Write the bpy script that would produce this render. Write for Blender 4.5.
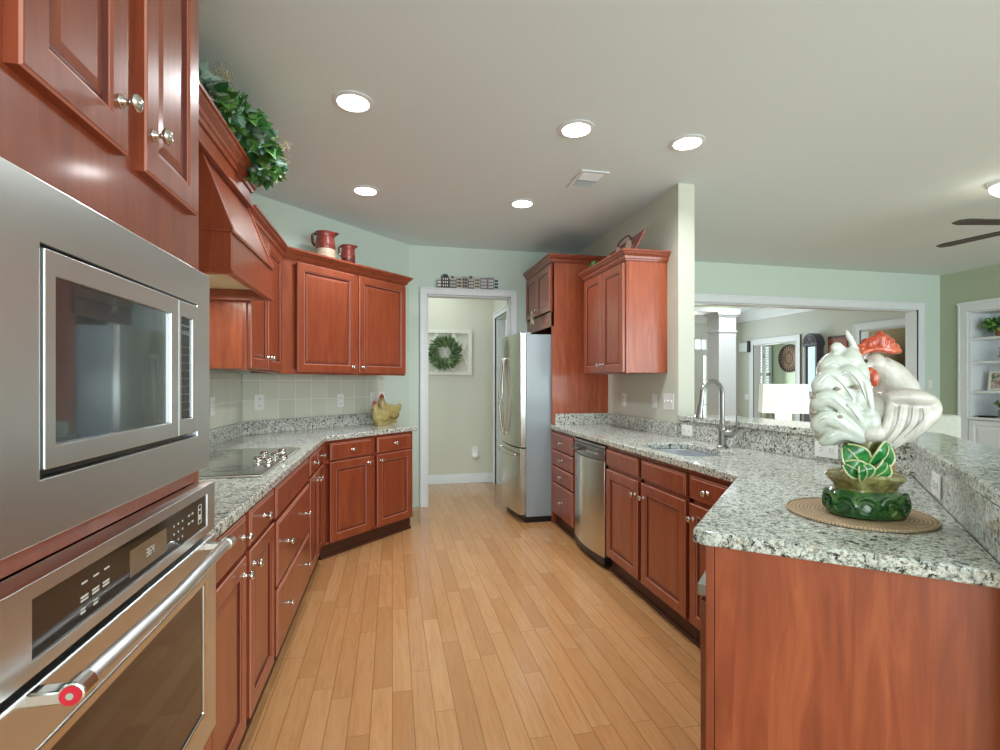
import bpy, bmesh, math, random
from mathutils import Vector, Matrix
random.seed(7)
PI = math.pi
S = bpy.context.scene
for _o in list(bpy.data.objects): bpy.data.objects.remove(_o)
COL = S.collection

# ---------------------------------------------------------------- camera
F = 496.8; CH = 1.31; PSI = .2134; HV = 382.0
cam = bpy.data.cameras.new('camera'); co = bpy.data.objects.new('camera', cam); COL.objects.link(co)
cam.sensor_width = 36; cam.lens = F * 36 / 1000; cam.shift_y = (HV - 375) / 1000
cam.clip_start = .05; cam.clip_end = 100
co.location = (0, 0, CH); co.rotation_euler = (PI / 2, 0, -PSI)
S.camera = co

# ---------------------------------------------------------------- world, lights, exposure
S.view_settings.view_transform = 'Standard'; S.view_settings.look = 'None'
S.view_settings.gamma = 1; S.view_settings.use_curve_mapping = False
S.view_settings.exposure = 0.2
W = bpy.data.worlds.new('world'); S.world = W; W.use_nodes = True
W.node_tree.nodes['Background'].inputs[0].default_value = (.84, .955, 1, 1)
W.node_tree.nodes['Background'].inputs[1].default_value = 2.1
def area(name, loc, rot, sx, sy, e, col=(1, 1, 1)):
    l = bpy.data.lights.new(name, 'AREA'); l.shape = 'RECTANGLE'; l.size = sx; l.size_y = sy; l.energy = e; l.color = col
    o = bpy.data.objects.new(name, l); COL.objects.link(o); o.location = loc; o.rotation_euler = rot
    return o
DAY = (.88, .98, 1)
area('daylight_kitchen_window', (0.2, -3.1, 1.45), (PI / 2, 0, 0), 2.2, 2.2, 55, DAY)
area('daylight_family_window', (4.6, -3.1, 1.45), (PI / 2, 0, 0), 3.4, 2.2, 110, DAY)
area('daylight_foyer', (5.6, 9.2, 1.6), (-PI / 2, 0, 0), 1.2, 2.0, 42, DAY)
area('dining_fill', (8.2, 5.0, 2.0), (0, 0, 0), .8, .8, 14, DAY)  # added overhead fill that brightens the dark dining room
area('hall_fill', (.5, 5.9, 2.7), (0, 0, 0), .5, .4, 5, (.95, .98, 1))  # added unseen fill under the hall ceiling, no fixture modelled
area('daylight_study', (8.3, 10.1, 1.6), (-PI / 2, 0, 0), 1.2, 1.6, 26, DAY)

# ---------------------------------------------------------------- node helpers
def srgb(r, g, b):
    f = lambda c: (c / 255 / 12.92) if c / 255 <= .04045 else ((c / 255 + .055) / 1.055) ** 2.4
    return (f(r), f(g), f(b), 1)
class N:
    def __init__(s, name):
        s.m = bpy.data.materials.new(name); s.m.use_nodes = True; s.t = s.m.node_tree
        s.b = s.t.nodes['Principled BSDF']
    def n(s, ty, **kw):
        x = s.t.nodes.new(ty)
        for k, v in kw.items(): setattr(x, k, v)
        return x
    def set(s, sock, v):
        if hasattr(v, 'is_output') or isinstance(v, bpy.types.NodeSocket): s.t.links.new(v, sock)
        else: sock.default_value = v
    def math(s, op, a, b=0, c=None):
        x = s.n('ShaderNodeMath', operation=op); s.set(x.inputs[0], a); s.set(x.inputs[1], b)
        if c is not None: s.set(x.inputs[2], c)
        return x.outputs[0]
    def obj(s): return s.n('ShaderNodeTexCoord').outputs['Object']
    def map(s, vec, scale=(1, 1, 1), rot=(0, 0, 0), loc=(0, 0, 0)):
        x = s.n('ShaderNodeMapping'); s.set(x.inputs[0], vec)
        x.inputs['Scale'].default_value = scale; x.inputs['Rotation'].default_value = rot; x.inputs['Location'].default_value = loc
        return x.outputs[0]
    def noise(s, vec, scale, detail=3, rough=.5, dist=0):
        x = s.n('ShaderNodeTexNoise'); s.set(x.inputs['Vector'], vec); x.inputs['Scale'].default_value = scale
        x.inputs['Detail'].default_value = detail; x.inputs['Roughness'].default_value = rough; x.inputs['Distortion'].default_value = dist
        return x.outputs['Fac']
    def ramp(s, f, stops):
        x = s.n('ShaderNodeValToRGB'); s.set(x.inputs[0], f); e = x.color_ramp.elements
        while len(e) > 1: e.remove(e[-1])
        e[0].position, e[0].color = stops[0]
        for p, c in stops[1:]: q = e.new(p); q.color = c
        return x.outputs[0]
    def mix(s, f, a, b, mode='MIX'):
        x = s.n('ShaderNodeMix', data_type='RGBA', blend_type=mode); s.set(x.inputs[0], f); s.set(x.inputs[6], a); s.set(x.inputs[7], b)
        return x.outputs[2]
    def bump(s, h, strength=.2, dist=.002):
        x = s.n('ShaderNodeBump'); s.set(x.inputs['Height'], h); x.inputs['Strength'].default_value = strength; x.inputs['Distance'].default_value = dist
        s.t.links.new(x.outputs[0], s.b.inputs['Normal'])
    def fin(s, col=None, rough=.5, metal=0, coat=0, spec=.5, **kw):
        if col is not None: s.set(s.b.inputs['Base Color'], col)
        s.set(s.b.inputs['Roughness'], rough); s.b.inputs['Metallic'].default_value = metal
        s.b.inputs['Coat Weight'].default_value = coat; s.b.inputs['Coat Roughness'].default_value = .12
        s.b.inputs['Specular IOR Level'].default_value = spec
        for k, v in kw.items(): s.set(s.b.inputs[k.replace('_', ' ')], v)
        return s.m
def plain(name, c, rough=.5, metal=0, coat=0, var=.06, sc=30, spec=.5):
    n = N(name); f = n.noise(n.obj(), sc, 2)
    a = tuple(max(0, v * (1 - var)) for v in c[:3]) + (1,); b = tuple(min(1, v * (1 + var)) for v in c[:3]) + (1,)
    return n.fin(n.ramp(f, [(.3, a), (.7, b)]), rough, metal, coat, spec)
def emis(name, c, st):
    n = N(name); return n.fin((*c[:3], 1), .5, Emission_Color=(*c[:3], 1), Emission_Strength=st)

def wood(name, dark, mid, light, rough=.3, coat=.45):
    n = N(name); o = n.obj()
    v = n.map(o, (14, 14, 1.6)); a = n.noise(v, 1.6, 4, .55, 1.2)
    g = n.noise(n.map(o, (90, 90, 3.5)), 1.5, 2, .5)
    big = n.noise(n.map(o, (3, 3, 1)), 1.3, 2)
    c = n.ramp(a, [(.25, dark), (.5, mid), (.8, light)])
    c = n.mix(n.math('MULTIPLY', g, .28), c, (*[x * .55 for x in dark[:3]], 1))
    c = n.mix(n.math('MULTIPLY', big, .35), c, light)
    return n.fin(c, rough, 0, coat, .5)
M = {}
M['cherry'] = wood('cherry_wood', srgb(118, 50, 30), srgb(142, 66, 40), srgb(164, 84, 52), .32)
M['cherry_panel'] = wood('cherry_end_panel', srgb(122, 50, 28), srgb(158, 74, 44), srgb(190, 104, 64), .38, .25)
M['cherry_dark'] = wood('dark_cherry_recess', srgb(60, 22, 14), srgb(80, 30, 20), srgb(96, 38, 26), .4, .2)
M['edge'] = plain('pale_edge_highlight', srgb(184, 122, 104), .35)  # lighter cherry paints highlight lines along door and drawer edges
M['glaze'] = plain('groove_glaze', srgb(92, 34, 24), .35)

def granite():
    n = N('granite'); o = n.obj()
    a = n.noise(o, 62, 4, .72, .5); b = n.noise(n.map(o, (1, 1, 1), loc=(7, 1, 4)), 105, 3, .75)
    k = n.noise(o, 22, 3, .6, .8); t = n.noise(n.map(o, (1, 1, 1), loc=(3, 5, 1)), 30, 3, .6, .6)
    c = n.ramp(k, [(.35, srgb(188, 194, 186)), (.55, srgb(226, 230, 222)), (.75, srgb(206, 208, 194))])
    c = n.mix(n.ramp(t, [(.60, (0, 0, 0, 1)), (.70, (.7, .7, .7, 1))]), c, srgb(168, 146, 118))
    c = n.mix(n.ramp(b, [(.49, (0, 0, 0, 1)), (.57, (.8, .8, .8, 1))]), c, srgb(122, 124, 118))
    c = n.mix(n.ramp(a, [(.535, (0, 0, 0, 1)), (.60, (.95, .95, .95, 1))]), c, srgb(40, 42, 44))
    return n.fin(c, .1, 0, 0, .5)
M['granite'] = granite()

def floor_mat():
    n = N('maple_planks'); o = n.obj(); sp = n.n('ShaderNodeSeparateXYZ'); n.set(sp.inputs[0], o)
    wd, ln = .082, .78
    xs = n.math('DIVIDE', sp.outputs[0], wd); row = n.math('FLOOR', xs); fx = n.math('FRACT', xs)
    wn = n.n('ShaderNodeTexWhiteNoise', noise_dimensions='1D'); n.set(wn.inputs['W'], row)
    ys = n.math('ADD', n.math('DIVIDE', sp.outputs[1], ln), n.math('MULTIPLY', wn.outputs[0], 7.3))
    pl = n.math('FLOOR', ys); fy = n.math('FRACT', ys)
    cv = n.n('ShaderNodeCombineXYZ'); n.set(cv.inputs[0], row); n.set(cv.inputs[1], pl)
    w2 = n.n('ShaderNodeTexWhiteNoise', noise_dimensions='2D'); n.set(w2.inputs['Vector'], cv.outputs[0])
    base = n.ramp(w2.outputs[0], [(0, srgb(182, 134, 88)), (.35, srgb(192, 144, 97)), (.7, srgb(200, 154, 106)), (.93, srgb(190, 140, 92)), (1, srgb(174, 118, 76))])
    off = n.n('ShaderNodeVectorMath', operation='ADD'); n.set(off.inputs[0], n.map(o, (16, 1.6, 1))); 
    cv2 = n.n('ShaderNodeVectorMath', operation='SCALE'); n.set(cv2.inputs[0], w2.outputs[1]); cv2.inputs['Scale'].default_value = 40
    n.set(off.inputs[1], cv2.outputs[0])
    g = n.noise(off.outputs[0], 2.0, 5, .6, 1.5)
    c = n.mix(n.ramp(g, [(.4, (0, 0, 0, 1)), (.75, (.5, .5, .5, 1))]), base, srgb(168, 112, 64))
    sx = n.math('LESS_THAN', n.math('MINIMUM', fx, n.math('SUBTRACT', 1, fx)), .022)
    sy = n.math('LESS_THAN', n.math('MINIMUM', fy, n.math('SUBTRACT', 1, fy)), .0016)
    seam = n.math('MAXIMUM', sx, sy)
    c = n.mix(n.math('MULTIPLY', seam, .55), c, srgb(108, 68, 40))
    n.bump(n.math('SUBTRACT', 1, seam), .25, .001)
    return n.fin(c, .2, 0, .25, .5)
M['floor'] = floor_mat()

def paint(name, c, rough=.75):
    n = N(name); f = n.noise(n.obj(), 240, 2); n.bump(f, .06, .001)
    return n.fin(c, rough)
M['wall'] = paint('pale_green_paint', srgb(206, 222, 210))
M['wall_kitchen_right'] = paint('shaded_pale_green_paint', srgb(204, 206, 192))  # pale green wall paint with the shadow-side tone put into the colour
M['foyer'] = paint('foyer_grey_paint', srgb(206, 210, 200))
M['sage'] = paint('sage_paint', srgb(178, 190, 164))
M['hall'] = paint('hall_paint', srgb(208, 208, 192))
M['tan'] = paint('tan_paint', srgb(196, 178, 142))
M['ceil'] = paint('ceiling_paint', srgb(224, 238, 240), .9)
M['white'] = plain('white_trim_paint', srgb(228, 234, 236), .4, var=.02)
M['plastic'] = plain('white_plastic', srgb(236, 238, 236), .35, var=.01)
M['slot'] = plain('dark_slot', srgb(50, 50, 50), .6)
M['black'] = plain('black_enamel', srgb(20, 20, 22), .35)
M['toe'] = plain('toe_kick_brown', srgb(74, 40, 26), .5)

def tile():
    n = N('backsplash_tile'); o = n.obj(); sp = n.n('ShaderNodeSeparateXYZ'); n.set(sp.inputs[0], o)
    T = .152
    xs = n.math('DIVIDE', sp.outputs[0], T); zs = n.math('DIVIDE', n.math('SUBTRACT', sp.outputs[2], 1.018), T)
    fx = n.math('FRACT', xs); fz = n.math('FRACT', zs)
    g = n.math('LESS_THAN', n.math('MINIMUM', n.math('MINIMUM', fx, n.math('SUBTRACT', 1, fx)), n.math('MINIMUM', fz, n.math('SUBTRACT', 1, fz))), .017)
    cv = n.n('ShaderNodeCombineXYZ'); n.set(cv.inputs[0], n.math('FLOOR', xs)); n.set(cv.inputs[1], n.math('FLOOR', zs))
    w = n.n('ShaderNodeTexWhiteNoise', noise_dimensions='2D'); n.set(w.inputs['Vector'], cv.outputs[0])
    c = n.ramp(w.outputs[0], [(0, srgb(200, 206, 190)), (.5, srgb(208, 213, 198)), (1, srgb(216, 220, 206))])
    m = n.noise(o, 14, 4, .6); c = n.mix(n.math('MULTIPLY', m, .35), c, srgb(190, 194, 174))
    c = n.mix(g, c, srgb(230, 233, 224)); n.bump(n.math('SUBTRACT', 1, g), .4, .002)
    return n.fin(c, .35)
M['tile'] = tile()

def steel(name, c, rough=.24, axis='z'):
    n = N(name); n.set(n.b.inputs['Anisotropic'], .6); n.set(n.b.inputs['Anisotropic Rotation'], 0 if axis == 'x' else .25)
    f = n.noise(n.map(n.obj(), (3, 3, 3)), 1, 1)
    return n.fin(n.ramp(f, [(.3, tuple(v * .97 for v in c[:3]) + (1,)), (.7, c)]), rough, 1)
M['steel'] = steel('brushed_steel', srgb(224, 228, 228), .31, 'x')
M['steel_v'] = steel('brushed_steel_vertical', srgb(210, 208, 200), .24, 'z')
M['steel_side'] = plain('grey_enamel_side', srgb(150, 164, 170), .3, 0, .3, var=.01)
M['chrome'] = plain('polished_nickel', srgb(216, 216, 212), .14, 1, var=.02)
M['nickel'] = plain('brushed_nickel', srgb(160, 160, 158), .28, 1, var=.03)
M['sinksteel'] = plain('sink_steel', srgb(196, 202, 208), .3, .6)
M['glass_dark'] = plain('dark_appliance_glass', srgb(44, 36, 30), .06, 0, 0, spec=.5)
M['glass_mw'] = plain('microwave_door_glass', srgb(84, 98, 102), .03, .6, 1, spec=1)
M['glass_oven'] = plain('oven_door_glass', srgb(52, 36, 24), .05, 0, 0, spec=.9)
M['cook'] = plain('cooktop_glass', srgb(24, 28, 27), .04, .25, 1, spec=1)
M['display'] = plain('oven_display', srgb(120, 98, 76), .25)
M['printing'] = plain('panel_printing', srgb(210, 208, 200), .5)
M['faint'] = plain('faint_panel_printing', srgb(128, 130, 128), .5)
M['red'] = plain('red_badge_enamel', srgb(190, 20, 44), .3)
M['burner'] = plain('burner_ring_print', srgb(92, 94, 92), .3)
M['knob_dark'] = plain('cooktop_knob', srgb(120, 84, 82), .25, .4)

# ---------------------------------------------------------------- mesh helpers
def box(bm, x0, x1, y0, y1, z0, z1):
    r = bmesh.ops.create_cube(bm, size=1)
    for v in r['verts']:
        v.co = Vector(((x0 + x1) / 2 + v.co.x * (x1 - x0), (y0 + y1) / 2 + v.co.y * (y1 - y0), (z0 + z1) / 2 + v.co.z * (z1 - z0)))
    return r['verts']
def prism(bm, poly, z0, z1):
    a = [bm.verts.new((x, y, z0)) for x, y in poly]; b = [bm.verts.new((x, y, z1)) for x, y in poly]
    n = len(poly); bm.faces.new(a[::-1]); bm.faces.new(b)
    for i in range(n): bm.faces.new((a[i], a[(i + 1) % n], b[(i + 1) % n], b[i]))
def lathe(bm, prof, seg=20, axis='z', c=(0, 0, 0), cap=True):
    rings = []
    for r, h in prof:
        ring = []
        for i in range(seg):
            t = 2 * PI * i / seg; p = (r * math.cos(t), r * math.sin(t), h)
            if axis == 'y': p = (p[0], -h, p[1])
            if axis == 'x': p = (h, p[0], p[1])
            ring.append(bm.verts.new((p[0] + c[0], p[1] + c[1], p[2] + c[2])))
        rings.append(ring)
    for a, b in zip(rings, rings[1:]):
        for i in range(seg): bm.faces.new((a[i], a[(i + 1) % seg], b[(i + 1) % seg], b[i]))
    if cap: bm.faces.new(rings[0][::-1]); bm.faces.new(rings[-1])
def catmull(pts, k=6):
    P = [Vector(p) for p in pts]; P = [P[0] * 2 - P[1]] + P + [P[-1] * 2 - P[-2]]; out = []
    for i in range(1, len(P) - 2):
        for j in range(k):
            t = j / k; a, b, c, d = P[i - 1:i + 3]
            out.append(.5 * ((2 * b) + (c - a) * t + (2 * a - 5 * b + 4 * c - d) * t * t + (3 * b - a - 3 * c + d) * t ** 3))
    out.append(P[-2]); return out
def tube(bm, pts, rad, seg=10, flat=1, up=(0, 0, 1)):
    n = len(pts); rings = []
    for i, p in enumerate(pts):
        p = Vector(p); t = (Vector(pts[min(i + 1, n - 1)]) - Vector(pts[max(i - 1, 0)])).normalized()
        a = t.cross(Vector(up)); a = a.normalized() if a.length > 1e-4 else Vector((1, 0, 0)); b = t.cross(a).normalized()
        r = rad[i] if isinstance(rad, (list, tuple)) else rad
        rings.append([bm.verts.new(p + a * r * math.cos(2 * PI * k / seg) + b * r * flat * math.sin(2 * PI * k / seg)) for k in range(seg)])
    for a, b in zip(rings, rings[1:]):
        for i in range(seg): bm.faces.new((a[i], a[(i + 1) % seg], b[(i + 1) % seg], b[i]))
    bm.faces.new(rings[0][::-1]); bm.faces.new(rings[-1])
def ball(bm, c, r, sub=2, mat=None):
    q = bmesh.ops.create_icosphere(bm, subdivisions=sub, radius=1)
    if not hasattr(r, '__len__'): r = (r, r, r)
    for v in q['verts']:
        w = Vector((v.co.x * r[0], v.co.y * r[1], v.co.z * r[2]))
        if mat is not None: w = mat @ w
        v.co = w + Vector(c)
    return q['verts']
def sweep(bm, path, prof, close_ends=True):
    # path: 2D points, prof: (out, z) loop; 'out' is to the right of the walking direction
    n = len(path); P = [Vector((p[0], p[1])) for p in path]; rings = []
    for i in range(n):
        d0 = (P[i] - P[i - 1]).normalized() if i else (P[1] - P[0]).normalized()
        d1 = (P[i + 1] - P[i]).normalized() if i < n - 1 else d0
        n0 = Vector((d0.y, -d0.x)); n1 = Vector((d1.y, -d1.x)); m = (n0 + n1); m = m / (m.dot(n0)) if m.length > 1e-6 else n0
        rings.append([bm.verts.new((P[i].x + m.x * o, P[i].y + m.y * o, z)) for o, z in prof])
    k = len(prof)
    for a, b in zip(rings, rings[1:]):
        for i in range(k): bm.faces.new((a[i], a[(i + 1) % k], b[(i + 1) % k], b[i]))
    if close_ends: bm.faces.new(rings[0][::-1]); bm.faces.new(rings[-1])
def rings_panel(bm, x0, x1, z0, z1, back, prof):
    # front panel facing -y; prof: (inset, y)
    R = []
    for ins, y in [(0, back)] + prof:
        R.append([bm.verts.new(p) for p in ((x0 + ins, y, z0 + ins), (x1 - ins, y, z0 + ins), (x1 - ins, y, z1 - ins), (x0 + ins, y, z1 - ins))])
    bm.faces.new(R[0][::-1]); bm.faces.new(R[-1])
    for a, b in zip(R, R[1:]):
        for i in range(4): bm.faces.new((a[i], a[(i + 1) % 4], b[(i + 1) % 4], b[i]))
def obj(name, bm, m, parent=None, bev=0, smooth=False, loc=None, seg=2):
    bmesh.ops.recalc_face_normals(bm, faces=bm.faces)
    me = bpy.data.meshes.new(name); bm.to_mesh(me); bm.free()
    for x in (m if isinstance(m, (list, tuple)) else [m]): me.materials.append(M[x] if isinstance(x, str) else x)
    o = bpy.data.objects.new(name, me); COL.objects.link(o)
    if parent: o.parent = parent
    if loc: o.location = loc
    if smooth:
        for p in me.polygons: p.use_smooth = True
        if smooth != 'all':
            try: me.set_sharp_from_angle(angle=math.radians(38))
            except Exception: pass
    if bev:
        b = o.modifiers.new('bevel', 'BEVEL'); b.width = bev; b.segments = seg; b.limit_method = 'ANGLE'
    return o
def thing(name, label, cat, loc=(0, 0, 0), rz=0, group=None):
    o = bpy.data.objects.new(name, None); COL.objects.link(o); o.location = loc; o.rotation_euler = (0, 0, rz); o.empty_display_size = .1
    o['label'] = label; o['category'] = cat
    if group: o['group'] = group
    return o
def tag(o, label, cat, group=None):
    o['label'] = label; o['category'] = cat
    if group: o['group'] = group
    return o
def bx(name, m, parent, *b, bev=.0015):
    bm = bmesh.new()
    for q in (b if hasattr(b[0], '__len__') else [b]): box(bm, *q)
    return obj(name, bm, m, parent, bev)
def struct(name, bm, m, bev=0):
    o = obj(name, bm, m, None, bev); o['kind'] = 'structure'; return o
def sbox(name, m, *b, bev=0):
    bm = bmesh.new()
    for q in b: box(bm, *q)
    return struct(name, bm, m, bev)
def copy_tree(o, parent=None):
    c = o.copy(); COL.objects.link(c); c.parent = parent
    for ch in o.children: copy_tree(ch, c)
    return c

# ---------------------------------------------------------------- room shell
CZ = 2.74; XL = -1.10; XR = 2.01; YF = 5.27; XE = 7.19
sbox('floor', 'floor', (-1.3, 9.4, -3.4, 11.2, -.05, 0))
sbox('ceiling', 'ceil', (-1.3, 9.4, -3.4, 11.2, CZ, CZ + .06))
bm = bmesh.new(); prism(bm, [(XL - .12, -3.3), (XL, -3.3), (XL, 4.0), (XL - .12, 4.05)], 0, CZ); struct('wall_left', bm, 'wall')
bm = bmesh.new(); prism(bm, [(XL, 4.0), (.17, 5.27), (.17, 5.39), (XL - .12, 4.05)], 0, CZ); struct('wall_left_angled', bm, 'wall')
DX0, DX1, DZ = .356, 1.254, 2.232
sbox('wall_far', 'wall', (.17, DX0, YF, YF + .12, 0, CZ), (DX0, DX1, YF, YF + .12, DZ, CZ), (DX1, XR + .13, YF, YF + .12, 0, CZ))
sbox('wall_right', 'wall_kitchen_right', (XR, XR + .13, 3.22, YF, 0, CZ))
# family room north wall with a wide cased opening (collinear with the kitchen far wall)
OX0, OX1, OZ = 2.9, 6.80, 2.26
sbox('wall_family_north', 'wall', (XR + .13, OX0, YF, YF + .14, 0, CZ), (OX0, OX1, YF, YF + .14, OZ, CZ), (OX1, XE, YF, YF + .14, 0, CZ))
sbox('wall_family_east', 'sage', (XE, XE + .12, -3.3, 3.55, 0, CZ), (XE, XE + .12, 3.55, 4.93, 0, .10), (XE, XE + .12, 3.55, 4.93, 2.21, CZ), (XE, XE + .12, 4.93, YF, 0, CZ))
# foyer beyond the opening
sbox('wall_foyer_east', 'foyer', (XE, XE + .14, YF + .14, 5.62, 0, CZ), (XE, XE + .14, 5.62, 6.43, 2.12, CZ), (XE, XE + .14, 6.43, 7.70, 0, CZ),
     (XE, XE + .14, 7.70, 8.78, 2.06, CZ), (XE, XE + .14, 8.78, 9.4, 0, CZ))
sbox('wall_foyer_north', 'foyer', (2.0, 6.25, 9.4, 9.5, 0, CZ), (6.25, 6.62, 9.4, 9.5, 1.9, 1.98), (6.25, 6.62, 9.4, 9.5, 2.24, CZ), (6.62, 7.33, 9.4, 9.5, 0, CZ), (6.25, 6.45, 9.4, 9.5, 0, 1.9), (6.45, 6.62, 9.4, 9.5, 0, .3))
sbox('wall_foyer_west', 'foyer', (1.9, 2.0, 5.41, 9.5, 0, CZ))
sbox('wall_study', 'sage', (9.1, 9.2, 7.0, 10.6, 0, CZ), (XE + .14, 8.3, 10.5, 10.6, 0, CZ), (8.3, 9.0, 10.5, 10.6, 0, .8), (8.3, 9.0, 10.5, 10.6, 2.25, CZ), (9.0, 9.1, 10.5, 10.6, 0, CZ))
sbox('wall_dining', 'tan', (9.1, 9.2, 4.5, 7.0, 0, CZ), (XE + .14, 9.1, 6.9, 7.0, 0, CZ))
# small hall behind the cased doorway
sbox('wall_hall', 'hall', (-.9, 1.42, 6.40, 6.5, 0, CZ), (1.30, 1.42, 6.22, 6.40, 0, CZ), (1.30, 1.42, 5.39, 6.22, 2.12, CZ), (-.9, -.8, 5.39, 6.40, 0, CZ), (1.30, 1.42, 5.39, 5.45, 0, 2.12))
sbox('baseboard_hall', 'white', (-.8, 1.30, 6.385, 6.40, 0, .10), (-.8, 1.30, 6.388, 6.40, .10, .12), bev=.003)

# ---- trim
def casing(name, x0, x1, zt, w, y, out=-1, depth=.02, jamb=.12):
    # stepped casing around an opening in a wall facing -y, plus the jamb lining
    bm = bmesh.new(); s = depth * out
    for a, b, d in ((0, w, s), (w - .018, w, s * 1.5), (0, .012, s * 1.25)):
        box(bm, x0 - b, x0 - a, min(y, y + d), max(y, y + d), 0, zt + b); box(bm, x1 + a, x1 + b, min(y, y + d), max(y, y + d), 0, zt + b)
        box(bm, x0 - a, x1 + a, min(y, y + d), max(y, y + d), zt + a, zt + b)
    box(bm, x0, x0 + .014, y - .002, y + jamb, 0, zt); box(bm, x1 - .014, x1, y - .002, y + jamb, 0, zt); box(bm, x0, x1, y - .002, y + jamb, zt - .014, zt)
    return struct(name, bm, 'white', .002)
casing('trim_hall_doorway', DX0, DX1, DZ, .072, YF)
casing('trim_family_opening', OX0, OX1, OZ, .10, YF, jamb=.14)
def casing_x(name, y0, y1, zt, w, x, depth=.02, jamb=.14):
    o = casing(name, -y1, -y0, zt, w, 0, -1, depth, jamb); o.rotation_euler = (0, 0, -PI / 2); o.location = (x, 0, 0); return o
casing_x('trim_study_doorway', 7.70, 8.78, 2.06, .11, XE)
casing_x('trim_dining_doorway', 5.62, 6.43, 2.12, .11, XE)
casing_x('trim_hall_side', 5.45, 6.22, 2.12, .075, 1.30, jamb=.12)
# crown moulding in the foyer
bm = bmesh.new(); sweep(bm, [(2.0, 9.4), (XE, 9.4), (XE, 5.41)], [(0, 2.56), (.02, 2.56), (.03, 2.60), (.09, 2.70), (.12, 2.72), (.12, CZ), (0, CZ)]); struct('trim_crown', bm, 'white')
bm = bmesh.new(); sweep(bm, [(2.0, 9.4), (XE, 9.4)], [(0, 0), (.015, 0), (.015, .13), (0, .14)]); struct('baseboard_foyer', bm, 'white')
sbox('baseboard_foyer_east', 'white', (XE - .015, XE, 6.54, 7.59, 0, .14), (XE - .015, XE, 6.54, 7.59, .28, .31), (XE - .015, XE, 8.9, 9.4, 0, .14))
# windows with daylight behind them
def window(name, x0, x1, z0, z1, y, nx, nz, th=.03, dep=.06):
    bm = bmesh.new()
    for a in (0, 1): box(bm, (x0, x1 - th)[a], (x0 + th, x1)[a], y, y + dep, z0, z1); box(bm, x0, x1, y, y + dep, (z0, z1 - th)[a], (z0 + th, z1)[a])
    for i in range(1, nx): xx = x0 + (x1 - x0) * i / nx; box(bm, xx - .01, xx + .01, y + .01, y + dep - .01, z0, z1)
    for i in range(1, nz): zz = z0 + (z1 - z0) * i / nz; box(bm, x0, x1, y + .01, y + dep - .01, zz - .01, zz + .01)
    return struct(name, bm, 'white')
window('window_1', 6.25, 6.62, 1.98, 2.24, 9.42, 2, 1)
window('window_2', 6.45, 6.62, .3, 1.9, 9.42, 1, 3, .025)
# plantation shutter window in the study
bm = bmesh.new()
for a, b in ((8.30, 8.63), (8.67, 9.0)):
    box(bm, a, a + .05, 10.42, 10.46, .8, 2.25); box(bm, b - .05, b, 10.42, 10.46, .8, 2.25)
    for z in (.8, 1.48, 2.2): box(bm, a, b, 10.42, 10.46, z, z + .05)
    z = .88
    while z < 2.18:
        vs = box(bm, a + .05, b - .05, -.028, .028, -.004, .004)
        for v in vs: v.co = Matrix.Rotation(.6, 4, 'X') @ v.co + Vector((0, 10.44, z))
        z += .065
struct('window_3', bm, 'white')
casing('trim_study_window', 8.30, 9.0, 2.25, .08, 10.5, jamb=.05)
# front door of the foyer
t = thing('front_door', 'grey front door standing beside the narrow foyer sidelight', 'door', (5.35, 9.36, 0)); t['kind'] = 'structure'
bm = bmesh.new(); box(bm, 0, .88, 0, .035, .01, 2.03); obj('door_panel', bm, plain('grey_door_paint', srgb(150, 162, 164), .4), t, .003)
bm = bmesh.new()
for z0, z1 in ((.2, .9), (1.05, 1.85)):
    for x0 in (.12, .48): rings_panel(bm, x0, x0 + .28, z0, z1, -.002, [(0, -.006), (.02, -.002), (.04, -.008)])
obj('raised_panel', bm, 'white', t)
# ---- column + beam in the foyer
bm = bmesh.new()
for a, z0, z1 in ((.15, 0, 2.07), (.165, 2.07, 2.10), (.15, 2.10, 2.31), (.17, 2.31, 2.335), (.19, 2.335, 2.375), (.17, 0, .16)):
    box(bm, -a, a, -a, a, z0, z1)
o = obj('column', bm, 'white', None, .004); o.location = (5.02, 6.85, 0); tag(o, 'square white column with capital standing in the foyer behind the faucet', 'column'); o['kind'] = 'structure'
sbox('trim_foyer_beam', 'sage', (2.0, 5.21, 6.7, 7.0, 2.44, CZ)); sbox('trim_foyer_beam_base', 'white', (2.0, 5.24, 6.68, 7.02, 2.375, 2.44))

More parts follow.
